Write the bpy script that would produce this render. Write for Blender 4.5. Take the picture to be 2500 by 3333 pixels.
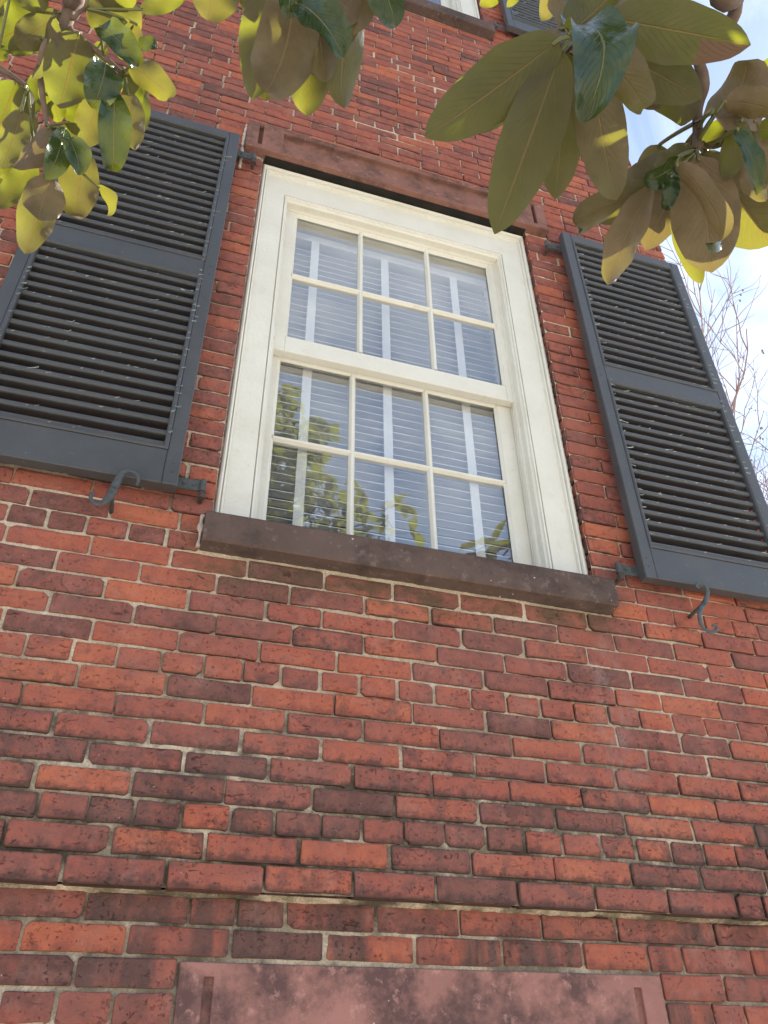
import bpy, bmesh, math, random
import numpy as np
from mathutils import Vector, Matrix, Euler, noise as mn

for o in list(bpy.data.objects): bpy.data.objects.remove(o)
SC = bpy.context.scene
COL = SC.collection
R = math.radians

# ------------------------------------------------------------------ camera
CAM_LOC = Vector((-0.6872, -2.1037, -0.4196))
CAM_EUL = Euler((2.21001, 0.012567, -0.306399), 'XYZ')
FPX = 2603.5                                   # focal length in pixels of the 2500 x 3333 photograph
cd = bpy.data.cameras.new('camera'); cam = bpy.data.objects.new('camera', cd); COL.objects.link(cam)
cam.location = CAM_LOC; cam.rotation_euler = CAM_EUL
cd.sensor_fit = 'VERTICAL'; cd.sensor_height = 36.0; cd.sensor_width = 27.0
cd.lens = FPX / 3333 * 36; cd.clip_start = 0.02; cd.clip_end = 2000
SC.camera = cam

# ------------------------------------------------------------------ light
SUN_DIR = Vector((0.77, 0.10, 0.63)).normalized()       # towards the sun
sun_el = math.asin(SUN_DIR.z); sun_az = math.atan2(SUN_DIR.x, SUN_DIR.y)
w = bpy.data.worlds.new('World'); SC.world = w; w.use_nodes = True
nt = w.node_tree; nt.nodes.clear()
def N(nt, t, **kw):
    n = nt.nodes.new(t)
    for k, v in kw.items():
        if k in n.bl_rna.properties: setattr(n, k, v)
        else: n.inputs[k.replace('_', ' ')].default_value = v
    return n
out = N(nt, 'ShaderNodeOutputWorld'); bg = N(nt, 'ShaderNodeBackground')
sky = N(nt, 'ShaderNodeTexSky'); sky.sky_type = 'NISHITA'; sky.sun_disc = False
sky.sun_elevation = sun_el; sky.sun_rotation = sun_az
sky.air_density = 1.0; sky.dust_density = 0.6; sky.ozone_density = 2.6
tc = N(nt, 'ShaderNodeTexCoord'); mp = N(nt, 'ShaderNodeMapping'); mp.inputs['Scale'].default_value = (1.0, 1.35, 2.2); mp.inputs['Location'].default_value = (12.93, 6.51, 5.31)
cn = N(nt, 'ShaderNodeTexNoise'); cn.inputs['Scale'].default_value = 2.6; cn.inputs['Detail'].default_value = 9
cn.inputs['Roughness'].default_value = 0.62; cn.inputs['Distortion'].default_value = 0.5
cr = N(nt, 'ShaderNodeValToRGB'); cr.color_ramp.elements[0].position = 0.42; cr.color_ramp.elements[1].position = 0.70
cr.color_ramp.elements[0].color = (0.04, 0.04, 0.04, 1); cr.color_ramp.elements[1].color = (0.75, 0.75, 0.75, 1)
mx = N(nt, 'ShaderNodeMixRGB'); mx.inputs['Color2'].default_value = (5.7, 6.1, 6.7, 1)
nt.links.new(tc.outputs['Generated'], mp.inputs['Vector']); nt.links.new(mp.outputs[0], cn.inputs['Vector'])
nt.links.new(cn.outputs['Fac'], cr.inputs['Fac']); nt.links.new(cr.outputs['Color'], mx.inputs['Fac'])
nt.links.new(sky.outputs[0], mx.inputs['Color1']); nt.links.new(mx.outputs[0], bg.inputs['Color'])
bg.inputs['Strength'].default_value = 0.075
nt.links.new(bg.outputs[0], out.inputs['Surface'])
sl = bpy.data.lights.new('sun', 'SUN'); sl.energy = 5.0; sl.angle = R(0.53); sl.color = (1.0, 0.95, 0.86)
so = bpy.data.objects.new('sun', sl); COL.objects.link(so)
so.rotation_euler = SUN_DIR.to_track_quat('Z', 'Y').to_euler(); so.location = SUN_DIR * 30
SC.view_settings.view_transform = 'Standard'; SC.view_settings.look = 'None'
SC.view_settings.exposure = 1.88; SC.view_settings.gamma = 1.0; SC.view_settings.use_curve_mapping = False

# ------------------------------------------------------------------ helpers
CAM_M = CAM_EUL.to_matrix()
def ray_point(u, v, d):
    """world point at distance d from the camera on the ray through photograph pixel (u, v)"""
    r = CAM_M @ Vector(((u - 1250) / FPX, -(v - 1666.5) / FPX, -1.0))
    return CAM_LOC + r.normalized() * d
def project(P):
    c = CAM_M.transposed() @ (Vector(P) - CAM_LOC)
    if c.z > -0.01: return None
    return 1250 + FPX * c.x / -c.z, 1666.5 - FPX * c.y / -c.z

def link(name, me, mat=None, parent=None):
    o = bpy.data.objects.new(name, me); COL.objects.link(o)
    if mat is not None and me is not None:
        if len(me.materials) == 0: me.materials.append(mat)
    if parent is not None: o.parent = parent
    return o
def tag(o, label=None, cat=None, group=None, kind=None):
    if label: o['label'] = label
    if cat: o['category'] = cat
    if group: o['group'] = group
    if kind: o['kind'] = kind
    return o
def empty(name, loc=(0, 0, 0)):
    o = bpy.data.objects.new(name, None); COL.objects.link(o); o.location = loc; return o
def mesh(name, verts, faces, smooth=False):
    me = bpy.data.meshes.new(name); me.from_pydata(verts, [], faces); me.update()
    if smooth: me.polygons.foreach_set('use_smooth', [True] * len(me.polygons))
    return me
class MB:
    """collects shapes for one mesh"""
    def __init__(s): s.v = []; s.f = []
    def add(s, v, f):
        b = len(s.v); s.v += [tuple(q) for q in v]; s.f += [tuple(i + b for i in q) for q in f]
    def box(s, x0, x1, y0, y1, z0, z1, c=0.0):
        """box with the eight vertical/horizontal front edges chamfered by c (front is -y)"""
        if c <= 0:
            s.add([(x0,y0,z0),(x1,y0,z0),(x1,y1,z0),(x0,y1,z0),(x0,y0,z1),(x1,y0,z1),(x1,y1,z1),(x0,y1,z1)],
                  [(0,1,5,4),(1,2,6,5),(2,3,7,6),(3,0,4,7),(4,5,6,7),(3,2,1,0)])
        else:
            v = [(x0+c,y0,z0+c),(x1-c,y0,z0+c),(x1-c,y0,z1-c),(x0+c,y0,z1-c),
                 (x0,y0+c,z0),(x1,y0+c,z0),(x1,y0+c,z1),(x0,y0+c,z1),
                 (x0,y1,z0),(x1,y1,z0),(x1,y1,z1),(x0,y1,z1)]
            f = [(0,1,2,3)]
            for i in range(4):
                j = (i+1) % 4
                f += [(4+i,4+j,j,i), (8+i,8+j,4+j,4+i)]
            f.append((11,10,9,8)); s.add(v, f)
    def tube(s, pts, rad, n=8, flat=1.0, cap=True, up=None):
        pts = [Vector(q) for q in pts]; m = len(pts)
        rad = rad if hasattr(rad, '__len__') else [rad] * m
        prev = None; rings = []
        for i in range(m):
            t = (pts[min(i+1, m-1)] - pts[max(i-1, 0)]).normalized()
            if prev is None:
                a = Vector(up) if up is not None else (Vector((0,0,1)) if abs(t.z) < 0.9 else Vector((1,0,0)))
            else: a = prev
            a = (a - t * a.dot(t)).normalized(); prev = a; b = t.cross(a)
            rings.append([pts[i] + (a * math.cos(q) * flat + b * math.sin(q)) * rad[i]
                          for q in [2*math.pi*k/n for k in range(n)]])
        v = [q for r in rings for q in r]; f = []
        for i in range(m-1):
            for k in range(n):
                f.append((i*n+k, i*n+(k+1)%n, (i+1)*n+(k+1)%n, (i+1)*n+k))
        if cap: f += [tuple(range(n-1,-1,-1)), tuple(range((m-1)*n, m*n))]
        s.add(v, f)
    def build(s, name, mat, parent=None, smooth=False):
        return link(name, mesh(name, s.v, s.f, smooth), mat, parent)

# ------------------------------------------------------------------ materials
class MT:
    def __init__(s, name, rough=0.8, spec=0.3):
        s.m = bpy.data.materials.new(name); s.m.use_nodes = True; s.t = s.m.node_tree
        s.b = s.t.nodes['Principled BSDF']; s.b.inputs['Roughness'].default_value = rough
        s.b.inputs['Specular IOR Level'].default_value = spec
        s.pos = s.t.nodes.new('ShaderNodeNewGeometry').outputs['Position']
    def n(s, t, **k): return N(s.t, t, **k)
    def L(s, a, b): s.t.links.new(a, b)
    def noise(s, scale, detail=4, rough=0.55, vec=None, sc=None, dist=0.0, off=None):
        v = vec or s.pos
        if sc or off:
            m = s.n('ShaderNodeMapping'); s.L(v, m.inputs['Vector'])
            if sc: m.inputs['Scale'].default_value = sc
            if off: m.inputs['Location'].default_value = off
            v = m.outputs[0]
        q = s.n('ShaderNodeTexNoise'); s.L(v, q.inputs['Vector']); q.inputs['Scale'].default_value = scale
        q.inputs['Detail'].default_value = detail; q.inputs['Roughness'].default_value = rough
        q.inputs['Distortion'].default_value = dist
        return q.outputs['Fac']
    def ramp(s, fac, *st):
        r = s.n('ShaderNodeValToRGB'); e = r.color_ramp.elements
        while len(e) < len(st): e.new(0.5)
        for el, (p, c) in zip(e, st):
            el.position = p; el.color = (c, c, c, 1) if not hasattr(c, '__len__') else (*c, 1)
        s.L(fac, r.inputs['Fac']); return r.outputs['Color']
    def mix(s, fac, a, b, mode='MIX'):
        m = s.n('ShaderNodeMixRGB'); m.blend_type = mode
        for x, i in ((fac, 'Fac'), (a, 'Color1'), (b, 'Color2')):
            if hasattr(x, 'links') or hasattr(x, 'is_linked'): s.L(x, m.inputs[i])
            elif i == 'Fac': m.inputs[i].default_value = x
            else: m.inputs[i].default_value = (*x, 1)
        return m.outputs[0]
    def math(s, op, a, b=0.0, clamp=False):
        m = s.n('ShaderNodeMath'); m.operation = op; m.use_clamp = clamp
        for x, i in ((a, 0), (b, 1)):
            if hasattr(x, 'is_linked'): s.L(x, m.inputs[i])
            else: m.inputs[i].default_value = x
        return m.outputs[0]
    def col(s, c):
        if hasattr(c, 'is_linked'): s.L(c, s.b.inputs['Base Color'])
        else: s.b.inputs['Base Color'].default_value = (*c, 1)
    def rough(s, c): s.L(c, s.b.inputs['Roughness'])
    def bump(s, h, strength=0.5, dist=0.003, prev=None):
        b = s.n('ShaderNodeBump'); b.inputs['Strength'].default_value = strength; b.inputs['Distance'].default_value = dist
        s.L(h, b.inputs['Height'])
        if prev is not None: s.L(prev, b.inputs['Normal'])
        s.L(b.outputs[0], s.b.inputs['Normal']); return b.outputs[0]
    def sep(s, v):
        q = s.n('ShaderNodeSeparateXYZ'); s.L(v, q.inputs[0]); return q.outputs

def mat_brick():
    m = MT('brick_clay', 0.9, 0.15)
    at = m.n('ShaderNodeVertexColor'); at.layer_name = 'tone'
    sp = m.n('ShaderNodeSeparateColor'); m.L(at.outputs['Color'], sp.inputs[0])
    tone, soot, edge = sp.outputs[0], sp.outputs[1], sp.outputs[2]; flash = at.outputs['Alpha']
    c_ = lambda q, k: m.math('MULTIPLY', m.math('SUBTRACT', q, 0.5), k)
    big = m.noise(6, 5, 0.6); mid = m.noise(24, 7, 0.68); fine = m.noise(140, 6, 0.75); hi = m.noise(70, 5, 0.7, off=(2, 2, 6))
    tear = m.noise(36, 8, 0.72, sc=(0.75, 1, 1.7), dist=1.2)
    flashn = m.noise(11, 4, 0.55, sc=(1.2, 1, 0.22), dist=0.4)
    t = m.math('ADD', tone, m.math('ADD', c_(big, 1.0), c_(mid, 0.75)))
    base = m.ramp(t, (0.0, (0.105, 0.050, 0.046)), (0.22, (0.185, 0.072, 0.060)), (0.48, (0.300, 0.092, 0.070)),
                  (0.75, (0.390, 0.108, 0.066)), (1.0, (0.47, 0.140, 0.075)))
    fb = m.math('MULTIPLY', m.ramp(flashn, (0.42, 0.0), (0.60, 0.95)), flash)      # kiln flash bars on the lower bricks
    base = m.mix(fb, base, (0.060, 0.045, 0.044))
    bl = m.ramp(m.noise(10, 6, 0.7, off=(5.1, 2.2, 0.7)), (0.54, 0.0), (0.76, 0.60))  # pale bloom
    base = m.mix(bl, base, (0.40, 0.20, 0.165))
    # soot: keeps to the arrises and spreads in clouds
    e = m.math('ADD', m.math('ADD', edge, c_(mid, 1.9)), m.math('ADD', c_(hi, 0.9), c_(soot, 1.0)))
    base = m.mix(m.ramp(e, (0.46, 0.0), (0.86, 0.88)), base, (0.060, 0.042, 0.038))
    cl = m.math('ADD', m.noise(17, 7, 0.72, off=(7, 3, 9)), c_(soot, 0.22))
    base = m.mix(m.ramp(cl, (0.53, 0.0), (0.68, 0.75)), base, (0.085, 0.052, 0.050))
    tm = m.ramp(tear, (0.30, 1.0), (0.40, 0.0))                                   # torn wire-cut marks
    tm = m.math('MULTIPLY', tm, m.ramp(m.math('ADD', m.noise(8, 4, 0.6, off=(3, 9, 4)), c_(soot, 0.25)), (0.40, 0.12), (0.58, 1.0)))
    base = m.mix(m.math('MULTIPLY', tm, 0.62), base, (0.060, 0.036, 0.033))
    pit = m.ramp(m.noise(85, 4, 0.6, off=(1, 7, 3)), (0.33, 1.0), (0.385, 0.0))
    pit = m.math('MULTIPLY', pit, m.ramp(m.noise(5.5, 4, 0.6, off=(2, 4, 9)), (0.38, 0.1), (0.60, 1.0)))
    base = m.mix(m.math('MULTIPLY', pit, 0.6), base, (0.045, 0.030, 0.028))
    chip = m.ramp(m.noise(75, 2, 0.5, off=(9, 3, 1)), (0.745, 0.0), (0.77, 1.0))
    base = m.mix(m.math('MULTIPLY', chip, 0.6), base, (0.55, 0.45, 0.40))
    # dust greys and pinks the faces; the lower courses carry grime along their bottom edges
    base = m.mix(m.ramp(m.noise(4.3, 6, 0.65, off=(6, 6, 1)), (0.35, 0.04), (0.65, 0.34)), base, (0.300, 0.150, 0.126))
    x, y, z = m.sep(m.pos)
    fr = m.math('FRACT', m.math('DIVIDE', m.math('ADD', z, 10 * 0.0677), 0.0677))
    low = m.math('MULTIPLY', m.ramp(m.math('ADD', fr, m.math('ADD', c_(mid, 1.0), c_(hi, 0.5))), (0.06, 0.85), (0.34, 0.0)), m.ramp(m.math('ABSOLUTE', m.math('SUBTRACT', z, 0.18)), (0.16, 0.85), (0.42, 0.15)))
    base = m.mix(low, base, (0.055, 0.040, 0.038))
    # run-off: grey streak below the sill's end, damp growth right under the sill
    def band(v, c0, hw, sf): return m.ramp(m.math('ABSOLUTE', m.math('SUBTRACT', v, c0)), (hw, 1.0), (hw + sf, 0.0))
    xs_ = m.math('ADD', x, c_(m.noise(5, 3), 0.10))
    st = m.math('MULTIPLY', m.math('MULTIPLY', band(xs_, 0.775, 0.010, 0.075), band(z, 0.58, 0.18, 0.2)), m.ramp(m.noise(16, 6, 0.7, sc=(1, 1, .6)), (0.45, 0.0), (0.66, 0.55)))
    base = m.mix(st, base, (0.30, 0.245, 0.235))
    un = m.math('MULTIPLY', m.math('MULTIPLY', band(x, 0.12, 0.70, 0.10), band(z, 0.95, 0.05, 0.10)), m.ramp(m.noise(9, 6, 0.7, off=(1, 1, 5)), (0.36, 0.0), (0.60, 0.85)))
    base = m.mix(un, base, (0.095, 0.070, 0.042))
    m.col(base)
    hgt = m.math('ADD', m.math('MULTIPLY', mid, 0.9), m.math('MULTIPLY', fine, 0.30))
    hgt = m.math('SUBTRACT', hgt, m.math('MULTIPLY', tm, 0.7)); hgt = m.math('SUBTRACT', hgt, m.math('MULTIPLY', pit, 0.5))
    m.bump(hgt, 0.9, 0.010)
    return m.m
def mat_mortar():
    m = MT('lime_mortar', 0.95, 0.1)
    a = m.noise(14, 6, 0.65); b = m.noise(160, 5, 0.7); c = m.noise(3.2, 3, 0.5)
    col = m.ramp(a, (0.25, (0.42, 0.33, 0.24)), (0.45, (0.64, 0.525, 0.40)), (0.75, (0.76, 0.64, 0.50)))
    col = m.mix(m.ramp(b, (0.35, 0.5), (0.6, 0.0)), col, (0.15, 0.125, 0.10))
    # damp, mossy joints: a growth with a patchy shape, most of it at the ledge of the water table and under the sill
    x, y, z = m.sep(m.pos)
    k = m.math('SUBTRACT', 1.0, m.math('MULTIPLY', m.math('ABSOLUTE', m.math('SUBTRACT', z, 0.05)), 3.2), True)
    moss = m.math('MULTIPLY', m.ramp(m.noise(9, 5, 0.65, off=(3, 0, 4)), (0.42, 0.0), (0.60, 0.9)), k)
    col = m.mix(moss, col, (0.075, 0.068, 0.028))
    black = m.math('MULTIPLY', m.ramp(m.noise(6, 6, 0.7, off=(1, 2, 9)), (0.42, 0.0), (0.58, 0.85)), m.ramp(m.math('ABSOLUTE', m.math('SUBTRACT', z, 0.15)), (0.22, 1.0), (0.46, 0.12)))
    col = m.mix(black, col, (0.060, 0.052, 0.042))
    dirt = m.ramp(m.noise(5, 5, 0.6, off=(8, 1, 2)), (0.56, 0.0), (0.74, 0.5))
    col = m.mix(dirt, col, (0.105, 0.090, 0.070))
    m.col(col); m.bump(m.math('ADD', m.math('MULTIPLY', a, 0.6), b), 0.9, 0.004); return m.m
def mat_stone(name, base, dark, amt, lo=0.5):
    m = MT(name, 0.9, 0.15)
    a = m.noise(6, 6, 0.65); b = m.noise(220, 4, 0.7); c = m.noise(6.5, 7, 0.70, off=(4, 2, 6.3))
    col = m.ramp(a, (0.3, tuple(q * 0.82 for q in base)), (0.7, tuple(q * 1.12 for q in base)))
    col = m.mix(m.ramp(c, (lo, 0.0), (lo + 0.17, amt)), col, dark)
    col = m.mix(m.ramp(m.noise(28, 5, 0.7, off=(1, 5, 2)), (0.57, 0.0), (0.66, 0.45)), col, tuple(min(1, q * 1.5 + 0.06) for q in base))
    col = m.mix(m.math('MULTIPLY', b, 0.5), col, m.mix(0.4, col, dark))
    col = m.mix(m.ramp(m.noise(55, 1, 0.5, off=(2, 9, 1)), (0.785, 0.0), (0.80, 0.8)), col, (0.6, 0.56, 0.5))
    m.col(col); m.bump(m.math('ADD', m.math('MULTIPLY', c, 0.5), b), 0.6, 0.003); return m.m
def mat_paint():
    m = MT('cream_paint', 0.5, 0.4)
    a = m.noise(5, 4, 0.6); b = m.noise(60, 5, 0.6); d = m.noise(22, 6, 0.7, off=(3, 3, 3))
    col = m.ramp(a, (0.3, (0.66, 0.635, 0.56)), (0.7, (0.73, 0.71, 0.645)))
    col = m.mix(m.ramp(d, (0.62, 0.0), (0.80, 0.55)), col, (0.36, 0.31, 0.22))
    col = m.mix(m.ramp(m.noise(120, 2, 0.5), (0.72, 0.0), (0.76, 0.4)), col, (0.30, 0.26, 0.2))
    br_ = m.noise(26, 4, 0.6, sc=(1, 1, .12)); dr = m.ramp(m.noise(8, 6, 0.7, off=(9, 2, 2)), (0.58, 0.0), (0.80, 0.25))
    col = m.mix(dr, col, (0.46, 0.41, 0.31))
    m.col(col); m.bump(m.math('ADD', m.math('ADD', a, m.math('MULTIPLY', br_, 0.5)), m.math('MULTIPLY', b, 0.6)), 0.45, 0.005); return m.m
def mat_shutter():
    m = MT('charcoal_shutter_paint', 0.42, 0.45)
    a = m.noise(6, 4, 0.6); g = m.noise(30, 5, 0.6, sc=(1, 1, 6)); d = m.noise(38, 6, 0.75, off=(2, 8, 3))
    col = m.ramp(a, (0.3, (0.054, 0.056, 0.061)), (0.7, (0.072, 0.074, 0.079)))
    col = m.mix(m.ramp(d, (0.635, 0.0), (0.66, 0.85)), col, (0.115, 0.135, 0.125))
    col = m.mix(m.ramp(m.noise(52, 5, 0.75, off=(7, 1, 1)), (0.66, 0.0), (0.68, 0.9)), col, (0.025, 0.03, 0.03))
    col = m.mix(m.ramp(m.noise(75, 3, 0.6, off=(1, 1, 7)), (0.755, 0.0), (0.77, 0.9)), col, (0.40, 0.40, 0.37))
    m.col(col); m.rough(m.ramp(a, (0.3, 0.38), (0.7, 0.55)))
    m.bump(m.math('ADD', m.math('MULTIPLY', g, 0.5), d), 0.30, 0.003); return m.m
def mat_plain(name, c, rough=0.7, var=0.25, scale=20, bump=0.3, spec=0.3, metal=0.0):
    m = MT(name, rough, spec); a = m.noise(scale, 5, 0.6); b = m.noise(scale * 8, 4, 0.6)
    m.col(m.ramp(a, (0.3, tuple(q * (1 - var) for q in c)), (0.7, tuple(min(1, q * (1 + var)) for q in c))))
    m.bump(m.math('ADD', a, b), bump, 0.003); m.b.inputs['Metallic'].default_value = metal; return m.m
def mat_glass():
    m = bpy.data.materials.new('old_window_glass'); m.use_nodes = True; t = m.node_tree; t.nodes.clear()
    o = N(t, 'ShaderNodeOutputMaterial'); mixs = N(t, 'ShaderNodeMixShader'); tr = N(t, 'ShaderNodeBsdfTransparent')
    gl = N(t, 'ShaderNodeBsdfGlossy'); gl.inputs['Roughness'].default_value = 0.0
    lw = N(t, 'ShaderNodeLayerWeight'); lw.inputs['Blend'].default_value = 0.5         # Schlick reflectance, the same from both faces
    pw = N(t, 'ShaderNodeMath'); pw.operation = 'POWER'; pw.inputs[1].default_value = 5.0; t.links.new(lw.outputs['Facing'], pw.inputs[0])
    fr = N(t, 'ShaderNodeMapRange'); fr.inputs['To Min'].default_value = 0.19; fr.inputs['To Max'].default_value = 1.0; t.links.new(pw.outputs[0], fr.inputs['Value'])
    geo = N(t, 'ShaderNodeNewGeometry'); nz = N(t, 'ShaderNodeTexNoise'); nz.inputs['Scale'].default_value = 9; nz.inputs['Detail'].default_value = 1.5
    bp = N(t, 'ShaderNodeBump'); bp.inputs['Strength'].default_value = 0.16; bp.inputs['Distance'].default_value = 0.004
    t.links.new(geo.outputs['Position'], nz.inputs['Vector']); t.links.new(nz.outputs['Fac'], bp.inputs['Height'])
    t.links.new(bp.outputs[0], gl.inputs['Normal'])
    tr.inputs['Color'].default_value = (0.985, 0.99, 0.99, 1)
    t.links.new(fr.outputs[0], mixs.inputs[0]); t.links.new(tr.outputs[0], mixs.inputs[1]); t.links.new(gl.outputs[0], mixs.inputs[2])
    t.links.new(mixs.outputs[0], o.inputs['Surface']); return m
def mat_leaf():
    """magnolia leaf: waxy green upper face, felted brown lower face, light passes through it"""
    m = MT('magnolia_leaf', 0.3, 0.5); t = m.t
    uv = m.n('ShaderNodeUVMap'); uv.uv_map = 'leaf'; x, y, z = m.sep(uv.outputs[0])
    oi = m.n('ShaderNodeObjectInfo'); rnd = oi.outputs['Random']
    sc_ = m.n('ShaderNodeSeparateColor'); m.L(oi.outputs['Color'], sc_.inputs[0]); rust = sc_.outputs[0]; young = sc_.outputs[1]
    s = m.math('ABSOLUTE', m.math('SUBTRACT', x, 0.5))                    # 0 at the midrib, 0.5 at the margin
    rib = m.ramp(s, (0.008, 0.9), (0.024, 0.0))
    # side veins run out and forward
    vv = m.math('SINE', m.math('MULTIPLY', m.math('SUBTRACT', m.math('MULTIPLY', y, 15.0), m.math('MULTIPLY', s, 9.0)), 6.283))
    vein = m.math('MULTIPLY', m.ramp(vv, (0.86, 0.0), (1.0, 1.0)), m.ramp(s, (0.02, 1.0), (0.46, 0.0)))
    cells = m.noise(60, 5, 0.65); blot = m.noise(17, 6, 0.7)
    top = m.ramp(blot, (0.3, (0.008, 0.022, 0.008)), (0.7, (0.018, 0.044, 0.012)))
    top = m.mix(m.math('MULTIPLY', vein, 0.3), top, (0.07, 0.13, 0.03)); top = m.mix(rib, top, (0.13, 0.135, 0.05))
    und_g = m.ramp(blot, (0.25, (0.026, 0.025, 0.008)), (0.75, (0.058, 0.052, 0.017)))
    und_b = m.ramp(blot, (0.25, (0.062, 0.041, 0.026)), (0.75, (0.205, 0.138, 0.086)))
    und = m.mix(rust, und_g, und_b)
    und = m.mix(m.math('MULTIPLY', cells, 0.45), und, m.mix(0.5, und, (0.10, 0.07, 0.03)))
    und = m.mix(m.math('MULTIPLY', vein, 0.12), und, (0.10, 0.085, 0.03)); und = m.mix(rib, und, m.mix(0.55, und, (0.26, 0.19, 0.08)))
    spot = m.ramp(m.noise(42, 3, 0.6, off=(4, 4, 4)), (0.735, 0.0), (0.76, 1.0))
    und = m.mix(m.math('MULTIPLY', spot, 0.6), und, (0.11, 0.05, 0.02)); top = m.mix(m.math('MULTIPLY', spot, 0.6), top, (0.20, 0.13, 0.04))
    # a dead brown corner on the leaf marked for it
    dead = m.math('MULTIPLY', sc_.outputs[2], m.ramp(m.math('ADD', y, m.math('MULTIPLY', m.math('SUBTRACT', cells, 0.5), 0.12)), (0.66, 0.0), (0.70, 1.0)))
    dead = m.math('MULTIPLY', dead, m.ramp(x, (0.42, 1.0), (0.47, 0.0)))
    und = m.mix(dead, und, (0.14, 0.075, 0.05))
    bf = m.n('ShaderNodeNewGeometry').outputs['Backfacing']
    m.col(m.mix(bf, top, und))
    m.rough(m.ramp(bf, (0.0, 0.20), (1.0, 0.50))); quilt = m.noise(30, 2, 0.5)
    h = m.math('ADD', m.math('MULTIPLY', vein, 0.28), m.math('MULTIPLY', cells, 0.25))
    m.bump(m.math('ADD', m.math('ADD', h, m.math('MULTIPLY', quilt, 1.3)), m.math('MULTIPLY', rib, 1.0)), 0.6, 0.005)
    tl = m.n('ShaderNodeBsdfTranslucent')
    tcol = m.ramp(m.noise(22, 4, 0.6), (0.3, (0.36, 0.43, 0.006)), (0.7, (0.50, 0.54, 0.015)))
    tcol = m.mix(rib, tcol, (0.50, 0.30, 0.02)); tcol = m.mix(m.math('MULTIPLY', vein, 0.35), tcol, (0.75, 0.72, 0.06))
    tcol = m.mix(m.math('MULTIPLY', dead, 0.9), tcol, (0.08, 0.03, 0.01)); tcol = m.mix(m.math('MULTIPLY', spot, 0.8), tcol, (0.15, 0.08, 0.01))
    tcol = m.mix(m.math('MULTIPLY', rust, 0.85), tcol, (0.24, 0.150, 0.045))
    m.L(tcol, tl.inputs['Color'])
    ms = m.n('ShaderNodeMixShader'); m.L(m.ramp(bf, (0.0, 0.08), (1.0, 0.24)), ms.inputs[0])
    m.L(m.b.outputs[0], ms.inputs[1]); m.L(tl.outputs[0], ms.inputs[2])
    m.L(ms.outputs[0], t.nodes['Material Output'].inputs['Surface']); return m.m
def mat_bark(name, a, b, sc=30):
    m = MT(name, 0.85, 0.2); q = m.noise(sc, 6, 0.65, sc=(1, 1, 0.5)); m.col(m.ramp(q, (0.3, a), (0.7, b)))
    m.bump(q, 0.7, 0.004); return m.m
def mat_brick_tex():
    m = MT('plain_brickwork', 0.9, 0.15)
    b = m.n('ShaderNodeTexBrick'); mp_ = m.n('ShaderNodeMapping'); mp_.inputs['Rotation'].default_value = (R(90), 0, R(90))
    m.L(m.pos, mp_.inputs['Vector']); m.L(mp_.outputs[0], b.inputs['Vector'])
    b.inputs['Scale'].default_value = 1.0; b.inputs['Brick Width'].default_value = 0.232; b.inputs['Row Height'].default_value = 0.0677
    b.inputs['Mortar Size'].default_value = 0.006
    b.inputs['Color1'].default_value = (0.30, 0.08, 0.05, 1); b.inputs['Color2'].default_value = (0.20, 0.06, 0.045, 1); b.inputs['Mortar'].default_value = (0.40, 0.34, 0.27, 1)
    m.col(b.outputs['Color']); return m.m
def mat_ground():
    m = MT('pale_bounce_ground', 0.95, 0.1); a = m.noise(0.7, 6, 0.6); b = m.noise(45, 6, 0.7)  # ground out of view, kept pale so bounced sunlight brightens the wall
    c1 = m.ramp(b, (0.3, (0.33, 0.30, 0.25)), (0.7, (0.55, 0.51, 0.44)))
    m.col(m.mix(m.ramp(a, (0.5, 0.0), (0.68, 0.5)), c1, (0.24, 0.24, 0.13))); m.bump(b, 0.8, 0.02); return m.m

M = dict(brick=mat_brick(), mortar=mat_mortar(),
         lintel=mat_stone('painted_brownstone', (0.265, 0.130, 0.104), (0.090, 0.055, 0.048), 0.85, 0.47),
         stone=mat_stone('red_sandstone', (0.350, 0.170, 0.145), (0.110, 0.065, 0.063), 0.95, 0.45),
         sill=mat_stone('dark_brownstone', (0.125, 0.085, 0.074), (0.060, 0.045, 0.041), 0.8, 0.47),
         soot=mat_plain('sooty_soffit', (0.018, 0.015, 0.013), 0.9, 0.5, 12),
         cream=mat_paint(), shutter=mat_shutter(), glass=mat_glass(),
         slat=mat_plain('blind_slat_white', (0.80, 0.81, 0.83), 0.45, 0.04, 8, 0.05),
         tape=mat_plain('blind_tape_white', (0.92, 0.93, 0.93), 0.8, 0.03, 60, 0.2),
         plaster=mat_plain('room_plaster', (0.42, 0.41, 0.39), 0.9, 0.08, 3, 0.1),
         iron=mat_plain('painted_iron', (0.060, 0.066, 0.066), 0.5, 0.4, 60, 0.7, 0.5),
         rust=mat_plain('rusty_iron', (0.075, 0.052, 0.042), 0.7, 0.5, 70, 0.7, 0.4),
         flake=mat_plain('peeling_paint', (0.22, 0.24, 0.225), 0.6, 0.85, 40, 0.2),
         caulk=mat_plain('old_caulk', (0.52, 0.44, 0.38), 0.8, 0.25, 40, 0.8),
         leaf=mat_leaf(), bark=mat_bark('magnolia_bark', (0.085, 0.060, 0.050), (0.20, 0.145, 0.115)),
         twig=mat_bark('green_brown_twig', (0.13, 0.105, 0.055), (0.27, 0.22, 0.12)),
         grey_bark=mat_bark('bare_twig_bark', (0.20, 0.185, 0.195), (0.30, 0.28, 0.29)),
         brick_tex=mat_brick_tex(), ground=mat_ground(), roof=mat_plain('slate_roof', (0.10, 0.10, 0.11), 0.7, 0.3, 6))

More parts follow.
